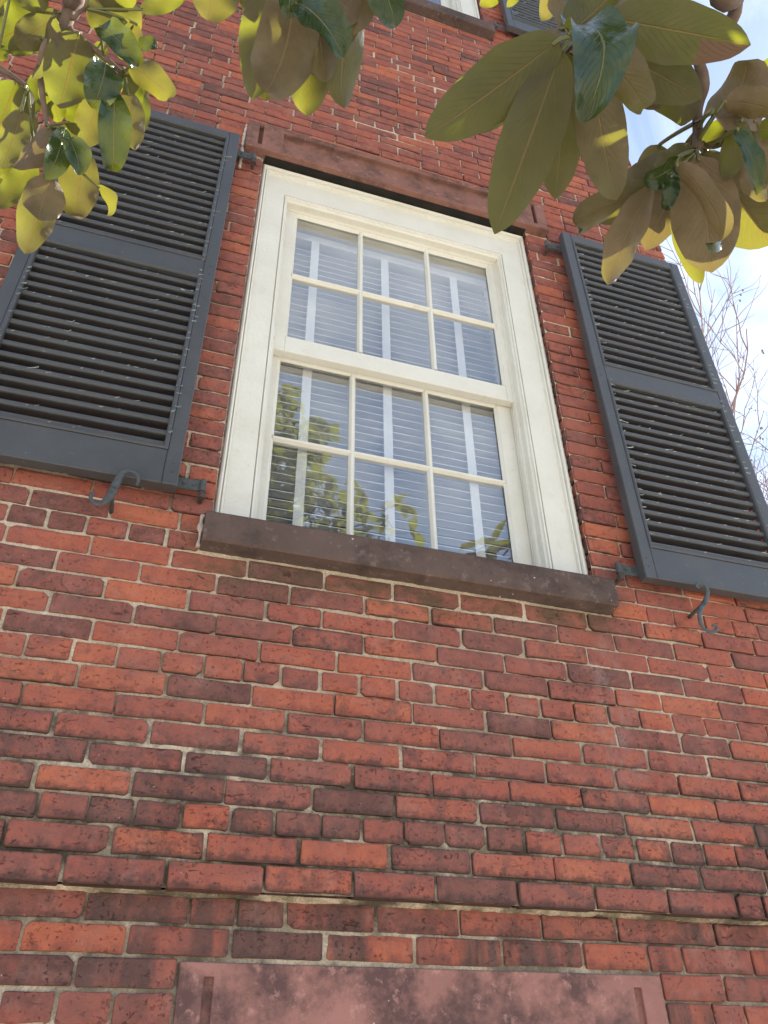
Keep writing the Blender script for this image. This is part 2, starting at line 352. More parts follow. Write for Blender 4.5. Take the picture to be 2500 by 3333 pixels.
# ------------------------------------------------------------------ ground
GZ = -1.95
v = []; f = []; n = 72
v.append((0, 0, GZ))
for rr in (3, 8, 25, 90, 400):
    for k in range(n):
        a = 2 * math.pi * k / n; v.append((rr * math.cos(a), rr * math.sin(a), GZ))
for k in range(n): f.append((0, 1 + k, 1 + (k + 1) % n))
for j in range(4):
    for k in range(n):
        a = 1 + j * n; b = a + n; f.append((a + k, b + k, b + (k + 1) % n, a + (k + 1) % n))
tag(link('ground', mesh('ground', v, f), M['ground']), 'unseen gravel ground, made pale to bounce sunlight, with thin grass patches', kind='structure')

# ------------------------------------------------------------------ house
house = empty('brick_house', (0, 0, GZ))
tag(house, 'old red brick house with white sash window and charcoal louvred shutters', 'house')
HX0, HX1, HZT = -3.25, 1.66, 9.3
def hchild(o):      # house parts are written in world coordinates; the house empty stands on the ground
    o.parent = house; o.location = (o.location[0], o.location[1], o.location[2] - GZ); return o
MREC = 0.0088; H = 0.0677; REC = 0.055                        # course height, depth of the wall below the water table
OPEN = [  # things that interrupt the brickwork (x0, x1, z0, z1) on the wall face
    (-0.573, 0.795, 1.06, 3.205), (-0.600, 0.838, 0.953, 1.085), (-0.676, 0.918, 3.197, 3.447),
    (-0.573, 0.795, 5.53, 7.675), (-0.600, 0.838, 5.423, 5.555), (-0.676, 0.918, 7.667, 7.917)]
STONE = (-0.503, 0.793, -0.385, -0.131)

# mortar bed of the upper wall (a sheet with holes) and of the recessed wall below it
def mortar_sheet(x0, x1, z0, z1, y, holes, dx, dz, nx=None):
    xs = sorted(set(list(np.arange(x0, x1, dx)) + [x1] + [q for h in holes for q in (h[0], h[1]) if x0 < q < x1]))
    zs = sorted(set(list(np.arange(z0, z1, dz)) + [z1] + [q for h in holes for q in (h[2], h[3]) if z0 < q < z1]))
    vs = []; idx = {}; fs = []
    for j, z in enumerate(zs):
        for i, x in enumerate(xs):
            d = 0.0030 * mn.noise((x * 47, 3.1, z * 47)) + 0.0042 * mn.noise((x * 9, 7.7, z * 13)) + 0.0075 * mn.noise((x * 2.2, 1.7, z * 5))
            vs.append((x, max(y - d, y - MREC + .0028), z))
    W = len(xs)
    for j in range(len(zs) - 1):
        zc = (zs[j] + zs[j+1]) / 2
        for i in range(W - 1):
            xc = (xs[i] + xs[i+1]) / 2
            if any(h[0] < xc < h[1] and h[2] < zc < h[3] for h in holes): continue
            fs.append((j*W+i, j*W+i+1, (j+1)*W+i+1, (j+1)*W+i))
    return vs, fs
mb = MB()
MH = [(h[0]+.02, h[1]-.02, h[2]+.02, h[3]-.02) if i % 3 else h for i, h in enumerate(OPEN)]   # mortar runs in behind the stones
mb.add(*mortar_sheet(-1.5, HX1 - 0.004, 0.004, 1.35, MREC, MH, 0.0085, 0.0062))
mb.add(*mortar_sheet(-2.35, -1.5, 0.004, 1.35, MREC, MH, 0.016, 0.011))
mb.add(*mortar_sheet(-2.35, HX1 - 0.004, 1.35, 4.2, MREC, MH, 0.015, 0.010))
mb.add(*mortar_sheet(-2.35, HX1 - 0.004, 4.2, HZT, MREC, MH, 0.05, 0.05))
mb.add(*mortar_sheet(HX0 + 0.004, -2.35, 0.004, HZT, MREC, MH, 0.06, 0.06))
mb.add(*mortar_sheet(-2.35, HX1 - 0.004, -0.40, -0.002, REC + 0.0088, [(STONE[0]+.02, STONE[1]-.02, STONE[2]+.02, STONE[3]-.02)], 0.0085, 0.0062))
mb.add(*mortar_sheet(-2.35, HX1 - 0.004, GZ, -0.40, REC + 0.0088, [], 0.06, 0.06))
mb.add(*mortar_sheet(HX0 + 0.004, -2.35, GZ, -0.002, REC + 0.0088, [], 0.06, 0.06))
# soft mortar fillet in the angle under the projecting course
xs = list(np.arange(HX0 + 0.01, HX1 - 0.01, 0.011)); vs = []; fs = []
for x in xs:
    a = 0.004 * mn.noise((x * 19, 1, 1)); b = 0.006 * mn.noise((x * 7, 5, 2)) + 0.004 * mn.noise((x * 41, 5, 2))
    vs += [(x, REC - 0.016 + a, 0.005), (x, REC - 0.013 + a, 0.0005), (x, REC - 0.001, -0.0045 + b * .8), (x, REC + 0.009, -0.008 + b * .8)]
for i in range(len(xs) - 1):
    for j in range(3): fs.append((4*i+j, 4*i+j+1, 4*i+5+j, 4*i+4+j))
mb.add(vs, fs)
wall = hchild(link('wall', mesh('wall', mb.v, mb.f, True), M['mortar']))

# joints read off the photograph (x of each upright joint, per course), the bond goes on from them
JOINTS = {
    -4: [-0.753, -0.634, 0.932, 1.041], -3: [-0.726, 0.991],
    -2: [-0.855, -0.626, -0.385, -0.152, 0.084, 0.325, 0.562, 0.765, 0.874, 1.106],
    -1: [-0.729, -0.492, -0.376, -0.257, -0.019, 0.21, 0.447, 0.679, 0.915, 1.001],
    0: [-0.798, -0.558, -0.325, -0.098, 0.126, 0.359, 0.594, 0.827, 1.053, 1.149],
    1: [-0.94, -0.7, -0.476, -0.242, 0.001, 0.234, 0.48, 0.718, 0.952, 1.182],
    2: [-0.879, -0.767, -0.659, -0.542, -0.423, -0.306, -0.186, -0.074, 0.043, 0.158, 0.278, 0.397, 0.517, 0.636, 0.754, 0.87, 0.984, 1.095],
    3: [-0.903, -0.675, -0.443, -0.213, 0.019, 0.264, 0.502, 0.733, 0.963, 1.187],
    4: [-0.794, -0.557, -0.333, -0.101, 0.132, 0.367, 0.6, 0.829, 1.07],
    5: [-0.888, -0.653, -0.414, -0.192, 0.04, 0.266, 0.493, 0.73, 0.951, 1.175],
    6: [-0.981, -0.752, -0.521, -0.295, -0.07, 0.159, 0.392, 0.626, 0.857, 1.079],
    7: [-0.861, -0.628, -0.395, -0.158, 0.078, 0.312, 0.534, 0.759, 0.996, 1.18],
    8: [-1.005, -0.887, -0.77, -0.654, -0.536, -0.427, -0.319, -0.201, -0.083, 0.033, 0.154, 0.27, 0.388, 0.505, 0.624, 0.742, 0.861, 0.981, 1.11, 1.237],
    9: [-1.079, -0.848, -0.615, -0.388, -0.151, 0.082, 0.319, 0.542, 0.785, 0.957, 1.185],
    10: [-0.978, -0.747, -0.519, -0.293, -0.069, 0.167, 0.396, 0.622, 0.859, 1.062, 1.301],
    11: [-1.075, -0.843, -0.607, -0.378, -0.201, 0.026, 0.254, 0.475, 0.708, 0.939, 1.179, 1.419],
    12: [-0.986, -0.755, -0.532, -0.306, -0.069, 0.153, 0.373, 0.607, 0.823, 1.06, 1.301],
    13: [-1.137, -0.908, -0.676, -0.444, -0.202, 0.027, 0.26, 0.492, 0.732, 0.957, 1.194, 1.417],
    14: [-1.153, -1.042, -0.931, -0.814, -0.7, 0.859, 0.983, 1.093, 1.225, 1.348],
    15: [-0.874, -0.667, 0.954, 1.19, 1.424]}
rng = random.Random(11)
def brick_geo(x0, x1, z0, z1, yf, depth, tone, r):
    """one brick: worn face, rubbed arris, sides; returns verts, faces, colours"""
    cx, cz = (x0+x1)/2, (z0+z1)/2; hw, hh = (x1-x0)/2, (z1-z0)/2
    ins = 0.010; ch = 0.0022
    j = lambda s: r.uniform(-s, s)
    tilt = j(0.007); skew = j(0.05)
    def P(x, z, y): return (cx + x, y + x * skew * 0.06 + z * skew * 0.3, cz + z + x * tilt)
    v = []; c = []
    kc = [r.choice((.0015, .0025, .003, .004, .0055)) + (r.random() < .08) * .008 for _ in range(4)]
    mids = [r.uniform(-.45, -.2), r.uniform(.2, .45), r.uniform(.2, .45), r.uniform(-.45, -.2)]
    dents = [max(0, r.gauss(0, .0014)) for _ in range(4)]
    for sx, sz in ((-1,-1),(1,-1),(1,1),(-1,1)):                        # inner face
        v.append(P(sx*(hw-ins*1.3) + j(.004), sz*(hh-ins) + j(.003), yf + j(.0018))); c.append((tone[0], tone[1], 0.0, tone[2]))
    def ring(d, y, e, jj):
        a, b = hw - d, hh - d
        pts = [(-a, -b+kc[0]), (-a+kc[0]*1.3, -b), (mids[0]*a*2, -b+dents[0]), (mids[1]*a*2, -b+dents[1]), (a-kc[1]*1.3, -b), (a, -b+kc[1]),
               (a, b-kc[2]), (a-kc[2]*1.3, b), (mids[2]*a*2, b-dents[2]), (mids[3]*a*2, b-dents[3]), (-a+kc[3]*1.3, b), (-a, b-kc[3])]
        for x, z in pts: v.append(P(x + j(jj), z + j(jj), y + j(jj*.8))); c.append((tone[0], tone[1], e, tone[2]))
    ring(ch, yf + 0.0009, 0.40, 0.0014); ring(0.0, yf + ch + 0.001, 0.66, 0.0011); ring(0.0, yf + depth, 0.66, 0.0)
    A = 4
    f = [(0,1,2,3), (A,A+1,0), (A+1,A+2,0), (A+2,A+3,1,0), (A+3,A+4,1), (A+4,A+5,1), (A+5,A+6,2,1), (A+6,A+7,2), (A+7,A+8,2), (A+8,A+9,3,2), (A+9,A+10,3), (A+10,A+11,3), (A+11,A,0,3)]
    for B in (4, 16):
        for i in range(12): f.append((B+12+i, B+12+(i+1)%12, B+(i+1)%12, B+i))
    return v, f, c
def brick_mesh(name, geos):
    vs = []; fs = []; cs = []
    for v_, f_, c_ in geos:
        b = len(vs); vs += v_; cs += c_; fs += [tuple(i+b for i in q) for q in f_]
    me = mesh(name, vs, fs)
    ca = me.color_attributes.new('tone', 'FLOAT_COLOR', 'POINT'); ca.data.foreach_set('color', np.array(cs, dtype=np.float32).ravel())
    me.materials.append(M['brick']); return me
def spans(z0, z1, holes):
    iv = [(HX0, HX1)]
    for h in holes:
        if h[2] < z1 - 0.018 and h[3] > z0 + 0.018:
            nv = []
            for a, b in iv:
                if h[1] <= a or h[0] >= b: nv.append((a, b)); continue
                if h[0] > a: nv.append((a, h[0]))
                if h[1] < b: nv.append((h[1], b))
            iv = nv
    return iv
bricks = []
for k in range(-28, int(HZT / H)):
    z0, z1 = k * H, (k + 1) * H
    head = (k % 6 == 2)
    step = 0.1165 if head else 0.2325
    if k == -4: head, step = True, 0.1165
    if k in JOINTS: js = list(JOINTS[k])
    else: js = [rng.uniform(-0.02, 0.02) + (step / 2 if k % 2 else 0)]
    # fill gaps wider than a brick and run the bond out to both ends
    full = [js[0]]
    for q in js[1:]:
        while q - full[-1] > step * 1.6: full.append(full[-1] + step + rng.uniform(-.005, .005))
        full.append(q)
    if full[-1] - (full[-2] if len(full) > 1 else full[-1] - step) < step * 0.4 and len(full) > 2: full.pop(-2)
    while full[0] > HX0: full.insert(0, full[0] - step + rng.uniform(-.006, .006))
    while full[-1] < HX1: full.append(full[-1] + step + rng.uniform(-.006, .006))
    holes = [STONE] if k < 0 else OPEN
    for a, b in spans(z0, z1, holes):
        js_ = [a] + [q for q in full if a + 0.035 < q < b - 0.035] + [b]
        for i in range(len(js_) - 1):
            bricks.append((js_[i], js_[i+1], z0, z1, k, i == 0 and a > HX0 + .1, i == len(js_) - 2 and b < HX1 - .1))
SH_RECT = [(-1.40, -0.70, 1.16, 3.28), (0.99, 1.70, 1.13, 3.25)]
geo = []
for x0, x1, z0, z1, k, edgeL, edgeR in bricks:
    cx, cz = (x0+x1)/2, (z0+z1)/2
    jl = 0.0036 + rng.uniform(-.0018, .0034)
    gl = 0.0012 if edgeL else jl; gr = 0.0012 if edgeR else jl
    if abs(x0-HX0) < 1e-6: gl = 0.0
    if abs(x1-HX1) < 1e-6: gr = 0.0
    gb = 0.0033 + rng.uniform(-.0018, .0026); gt = 0.0032 + rng.uniform(-.0018, .0026)
    q = rng.random()
    tone = 0.58 + rng.gauss(0, 0.21); soot = rng.random() * 0.55 + 0.12; flash = 0.0
    if q < 0.07: tone = 0.26 + rng.random() * 0.15
    elif q > 0.93: tone = 0.88
    if k in (1, 2, 3, 4): tone -= 0.10; soot += 0.30 + (.14 if cx < -.35 else 0)
    if k in (0,): tone -= 0.10; soot += 0.20
    if k in (5, 6): soot += 0.1
    if 9 <= k <= 13 and -0.5 < cx < 0.9: tone -= 0.10; soot += 0.12
    if k >= 16: tone -= 0.02; soot += 0.06
    yf = max(-.003, min(.0016, rng.gauss(-.0004, 0.0014)))
    if k < 0:
        yf += REC; flash = rng.choice([0.0, 0.4, 0.95, 1.0, 0.8]); tone = 0.50 + rng.gauss(0, 0.13); soot = rng.random() * 0.35
        if k == -1: tone -= .12; soot += .30
        if k == -2 and -0.385 < cx < -0.152: tone, soot, flash = 0.02, 0.75, 0.6
    elif k == 0: yf = rng.gauss(0, 0.0008) - 0.002
    if 0.3 < cx < 0.62 and 6 <= k <= 6: pass
    g = brick_geo(x0+gl, x1-gr, z0+gb, z1-gt, yf, 0.05 if k >= 0 else 0.03, (max(0, min(1.1, tone)), soot, flash), rng)
    pr = project((cx, yf, cz)); vis = 0
    if pr and -60 < pr[0] < 2560 and -60 < pr[1] < 3393 and not any(s[0] < cx < s[1] and s[2] < cz < s[3] for s in SH_RECT):
        d = (Vector((cx, yf, cz)) - CAM_LOC); vis = (x1-x0) * (z1-z0) * abs(d.y) / d.length ** 3
        if pr[0] < 30 or pr[0] > 2470 or pr[1] > 3300: vis *= 0.5
    geo.append((vis, g, cx, cz, yf))
order = sorted(range(len(geo)), key=lambda i: -geo[i][0])
single = set(order[:300])
for i in sorted(single):
    vis, (v_, f_, c_), cx, cz, yf = geo[i]
    me = brick_mesh('brick', [([(a - cx, b - yf, c - cz) for a, b, c in v_], f_, c_)])
    o = bpy.data.objects.new('brick', me); COL.objects.link(o); o.parent = wall; o.location = (cx, yf, cz)
rest = link('brickwork', brick_mesh('brickwork', [geo[i][1] for i in range(len(geo)) if i not in single]), None, wall)
rest['kind'] = 'stuff'

# the other sides of the house, its roof and the dark room behind the window
mb = MB(); mb.add([(HX1-.001, 0.05, GZ), (HX1-.001, 8, GZ), (HX1-.001, 8, HZT), (HX1-.001, 0.05, HZT)], [(0,1,2,3)])
mb.add([(HX0+.001, 0.05, GZ), (HX0+.001, 8, GZ), (HX0+.001, 8, HZT), (HX0+.001, 0.05, HZT)], [(3,2,1,0)])
hchild(mb.build('side_wall', M['brick_tex']))
mb = MB(); mb.add([(HX0, 8, GZ), (HX1, 8, GZ), (HX1, 8, HZT), (HX0, 8, HZT)], [(0,1,2,3)]); hchild(mb.build('rear_wall', M['brick_tex']))
mb = MB(); mb.box(HX0-.15, HX1+.06, -0.10, 8.2, HZT, HZT+.16, 0.02)
mb.add([(HX0-.1, 0, HZT+.16), (HX1+.03, 0, HZT+.16), (HX1+.03, 8.1, HZT+.16), (HX0-.1, 8.1, HZT+.16), (HX0-.1, 4, HZT+2.0), (HX1+.03, 4, HZT+2.0)],
       [(0,1,5,4), (2,3,4,5), (1,2,5), (3,0,4)])
hchild(mb.build('roof', M['roof']))
def room(zb):
    mb = MB(); x0, x1, y0, y1, z0, z1 = -2.2, 1.5, 0.33, 4.6, zb - 0.55, zb + 2.75
    ox0, ox1, oz0, oz1 = -0.47, 0.68, zb + .02, zb + 2.02
    mb.add([(x0,y1,z0),(x1,y1,z0),(x1,y1,z1),(x0,y1,z1)], [(0,1,2,3)])
    mb.add([(x0,y0,z0),(x1,y0,z0),(x1,y1,z0),(x0,y1,z0)], [(0,1,2,3)]); mb.add([(x0,y0,z1),(x1,y0,z1),(x1,y1,z1),(x0,y1,z1)], [(3,2,1,0)])
    mb.add([(x0,y0,z0),(x0,y1,z0),(x0,y1,z1),(x0,y0,z1)], [(0,1,2,3)]); mb.add([(x1,y0,z0),(x1,y1,z0),(x1,y1,z1),(x1,y0,z1)], [(3,2,1,0)])
    for a, b, c, d in ((x0,ox0,z0,z1),(ox1,x1,z0,z1),(ox0,ox1,z0,oz0),(ox0,ox1,oz1,z1)):
        mb.add([(a,y0,c),(b,y0,c),(b,y0,d),(a,y0,d)], [(3,2,1,0)])
    # lining of the window recess
    f0 = 0.10
    for a, b in (((ox0,oz0),(ox0,oz1)), ((ox0,oz1),(ox1,oz1)), ((ox1,oz1),(ox1,oz0)), ((ox1,oz0),(ox0,oz0))):
        mb.add([(a[0],f0,a[1]),(b[0],f0,b[1]),(b[0],y0,b[1]),(a[0],y0,a[1])], [(0,1,2,3)])
    return hchild(mb.build('room_shell', M['plaster']))

# ---------------- stone pieces with sunk panels
def cell_block(xb, zb, sunk, yf, yb, wob=0.0012):
    """front of a block as cells, some of them sunk: sunk[(i,j)] = depth; steps between them are real"""
    mb = MB(); nx, nz = len(xb) - 1, len(zb) - 1
    dep = lambda i, j: yf + sunk.get((i, j), 0.0) if 0 <= i < nx and 0 <= j < nz else yb
    for i in range(nx):
        for j in range(nz):
            y = dep(i, j); mb.add([(xb[i],y,zb[j]),(xb[i+1],y,zb[j]),(xb[i+1],y,zb[j+1]),(xb[i],y,zb[j+1])], [(0,1,2,3)])
            for di, dj, a, b in ((1,0,(1,0),(1,1)), (0,1,(1,1),(0,1)), (-1,0,(0,1),(0,0)), (0,-1,(0,0),(1,0))):
                y2 = dep(i+di, j+dj)
                if y2 > y + 1e-6:
                    p, q = (xb[i+a[0]], zb[j+a[1]]), (xb[i+b[0]], zb[j+b[1]])
                    mb.add([(p[0],y,p[1]),(p[0],y2,p[1]),(q[0],y2,q[1]),(q[0],y,q[1])], [(0,1,2,3)])
    return mb
def weld_bevel(o, width, seg=2):
    me = o.data; bm = bmesh.new(); bm.from_mesh(me); bmesh.ops.remove_doubles(bm, verts=bm.verts, dist=1e-5); bm.to_mesh(me); bm.free()
    b = o.modifiers.new('bevel', 'BEVEL'); b.width = width; b.segments = seg; b.limit_method = 'ANGLE'; b.angle_limit = R(35)
def lintel(zo):
    z0, z1 = 3.20 + zo, 3.442 + zo
    xb = [-0.668, -0.612, -0.592, -0.492, 0.742, 0.835, 0.855, 0.911]; zb = [z0, z0+.012, z0+.052, z0+.205, z0+.225, z1]
    sunk = {(1,2): .03, (1,3): .03, (5,2): .03, (5,3): .03, (3,2): .026, **{(i, 0): -.010 for i in range(7)}}
    o = hchild(cell_block(xb, zb, sunk, -0.032, 0.062).build('lintel', M['lintel'])); weld_bevel(o, 0.004)
    o['label'] = 'brown painted stone head with sunk panel and key slots'
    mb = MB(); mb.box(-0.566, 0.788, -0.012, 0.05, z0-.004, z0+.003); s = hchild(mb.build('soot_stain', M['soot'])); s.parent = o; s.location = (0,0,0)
    return o
def sill(zo):
    vs = []; fs = []; n = 60
    xs = [-0.595 + 1.428 * i / n for i in range(n + 1)]
    prof = [(0.085, 1.082), (-0.030, 1.072), (-0.056, 1.066), (-0.061, 1.058), (-0.060, 0.966), (-0.054, 0.958), (0.004, 0.956), (0.085, 0.956)]
    m = len(prof)
    for i, x in enumerate(xs):
        for j, (y, z) in enumerate(prof):
            a = 0.0022 * mn.noise((x * 9, j * 3.1, zo)) + 0.0012 * mn.noise((x * 31, j * 5.3, zo))
            if 2 <= j <= 5 and i in (0, n): a += 0.004; 
            vs.append((x, y + a, z + zo + a * 0.7))
    for i in range(n):
        for j in range(m - 1): fs.append((i*m+j, i*m+j+1, (i+1)*m+j+1, (i+1)*m+j))
    fs += [tuple(range(m-1, -1, -1)), tuple(range(n*m, n*m+m))]
    o = hchild(link('window_sill', mesh('window_sill', vs, fs), M['sill'])); o['label'] = 'long dark brownstone sill'
    return o

# ---------------- sash window
def window(zo, detail=True):
    XL, XR, WL, WR = -0.568, 0.790, 0.136, 0.150; ZB, ZT, WT = 1.062 + zo, 3.193 + zo, 0.205
    prof = [(-0.02, .060), (0.0, .032), (.03, .025), (.07, .022), (.11, .026), (.125, .040), (.155, .032), (.19, .034), (.205, .045),
            (.70, .046), (.86, .046), (.870, .056), (.90, .046), (.94, .047), (.96, .056), (1.0, .062), (1.0, .092), (1.07, .094), (1.07, .112), (1.0, .114), (1.0, .134), (1.05, .136), (1.05, .150), (1.0, .152), (1.0, .21), (1.1, .22)]
    vs = []; fs = []; m = len(prof); NS = 24
    path = []
    for i in range(NS + 1): path.append(('L', i / NS))
    for i in range(NS + 1): path.append(('T', i / NS))
    for i in range(NS + 1): path.append(('R', i / NS))
    for s_, t in path:
        for q, (f_, y) in enumerate(prof):
            zc = ZT - f_ * WT; xl = XL + f_ * WL; xr = XR - f_ * WR
            if s_ == 'L': P = (xl, ZB + (zc - ZB) * t)
            elif s_ == 'T': P = (xl + (xr - xl) * t, zc)
            else: P = (xr, zc + (ZB - zc) * t)
            d = 0.0011 * mn.noise((P[0] * 14, q * 1.7, P[1] * 14))
            vs.append((P[0] + d, y - abs(d) * 0.8, P[1] + d * .6))
    for i in range(len(path) - 1):
        for j in range(m - 1): fs.append((i*m+j, i*m+j+1, (i+1)*m+j+1, (i+1)*m+j))
    win = hchild(link('window', mesh('window', vs, fs), M['cream'])); win['label'] = 'white six over six sash window' if detail else 'white window on the floor above'
    def sub(mb, name, mat):
        o = mb.build(name, M[mat], win); return o
    # blind stop / inner sill board
    mb = MB(); mb.box(-0.47, 0.69, 0.075, 0.30, 1.07 + zo, 1.085 + zo); sub(mb, 'stool', 'cream')
    def sash(name, x0, x1, z0, z1, gx0, gx1, gz0, gz1, y0, vm, hm):
        y1 = y0 + 0.036; mb = MB(); g = 0.006
        def member(a, b, c, d, side):
            mb.box(a, b, y0, y1, c, d, 0.0022)
        member(x0, gx0 - g, z0, z1, 'L'); member(gx1 + g, x1, z0, z1, 'R')
        mb.box(gx0 - g + .0005, gx1 + g - .0005, y0 + .0008, y1, z0, gz0 - g, 0.0022); mb.box(gx0 - g + .0005, gx1 + g - .0005, y0 + .0008, y1, gz1 + g, z1, 0.0022)
        # putty slopes round the whole light
        P = [(gx0-g, gz0-g), (gx1+g, gz0-g), (gx1+g, gz1+g), (gx0-g, gz1+g)]; Q = [(gx0+.004, gz0+.004), (gx1-.004, gz0+.004), (gx1-.004, gz1-.004), (gx0+.004, gz1-.004)]
        for i in range(4):
            j = (i + 1) % 4
            mb.add([(P[i][0], y0+.003, P[i][1]), (P[j][0], y0+.003, P[j][1]), (Q[j][0], y0+.015, Q[j][1]), (Q[i][0], y0+.015, Q[i][1])], [(0,1,2,3)])
        s = sub(mb, 'sash', 'cream')
        def muntin(a, b, vert):
            # tapered bar: narrow nose outside, wide at the glass
            hw0, hw1 = 0.0055, 0.0125; sec = [(-hw1, y0+.016), (-hw0, y0+.004), (-hw0*.6, y0+.0025), (hw0*.6, y0+.0025), (hw0, y0+.004), (hw1, y0+.016), (hw1*.9, y1), (-hw1*.9, y1)]
            mb = MB(); v = []; nn = 7; m_ = len(sec)
            for i in range(nn):
                t = i / (nn - 1); wob = 0.0012 * mn.noise((a[0]*7+t*5, a[1]*7, 2.2))
                x, z = a[0] + (b[0]-a[0])*t, a[1] + (b[1]-a[1])*t
                for o_, y in sec: v.append((x + (o_ + wob if vert else 0), y, z + (0 if vert else o_ + wob)))
            fq = [(i*m_+j, i*m_+(j+1)%m_, (i+1)*m_+(j+1)%m_, (i+1)*m_+j) for i in range(nn-1) for j in range(m_)]
            mb.add(v, fq); sub(mb, 'muntin', 'cream')
        for x in vm: muntin((x, gz0-.001), (x, gz1+.001), True)
        ex = [gx0 - .001] + list(vm) + [gx1 + .001]
        for i in range(len(ex) - 1):
            a = ex[i] + (.0 if i == 0 else .0055); b = ex[i+1] - (.0 if i == len(ex)-2 else .0055)
            muntin((a, hm), (b, hm), False)
        zz = [gz0, hm, gz1]
        for i in range(len(ex) - 1):
            for j in range(2):
                a, b, c, d = ex[i] - .004, ex[i+1] + .004, zz[j] - .004, zz[j+1] + .004
                a, b, c, d = a + .005, b - .005, c + .005, d - .005
                hx, hz, t = (b-a)/2, (d-c)/2, 0.0012
                mb = MB(); mb.box(-hx, hx, -t, t, -hz, hz)
                o = mb.build('pane', M['glass'], win); o.location = ((a+b)/2, y0 + .0215, (c+d)/2)
                o.rotation_euler = (R(rng.uniform(-.25, .25)), 0, R(rng.uniform(-.25, .25)))
    z = zo
    sash('upper', -0.424, 0.636, 2.022+z, 2.996+z, -0.374, 0.598, 2.118+z, 2.962+z, 0.097, (-0.060, 0.277), 2.520+z)
    sash('lower', -0.424, 0.632, 1.088+z, 2.060+z, -0.386, 0.562, 1.180+z, 2.020+z, 0.1365, (-0.078, 0.243), 1.596+z)
    return win

# ---------------- louvred shutter
def flakes(rects, nfl, r):
    """curled paint chips standing on the slats and beads"""
    mb = MB()
    for _ in range(nfl):
        x0, x1, z, y, lean = rects[r.randrange(len(rects))]
        x = r.uniform(x0, x1); L_ = r.uniform(.003, .018) * (2.2 if r.random() < .12 else 1); w_ = r.uniform(.0015, .005); c_ = r.uniform(.002, .006)
        a = r.uniform(-.35, .35); dz = r.uniform(-.004, .003)
        d = Vector((math.cos(a), 0, math.sin(a))); up = Vector((-math.sin(a) * .4, -r.uniform(.2, 1), r.uniform(-.7, .8))).normalized()
        o = Vector((x, y - .001, z + dz)); v = []
        for i in range(4):
            t = i / 3; lift = up * (c_ * t * t)
            v += [o + d * L_ * t + lift - Vector((0, 0, w_/2)), o + d * L_ * t + lift * 1.2 + Vector((0, -.0005, w_/2))]
        mb.add(v, [(0,2,3,1), (2,4,5,3), (4,6,7,5)])
    return mb
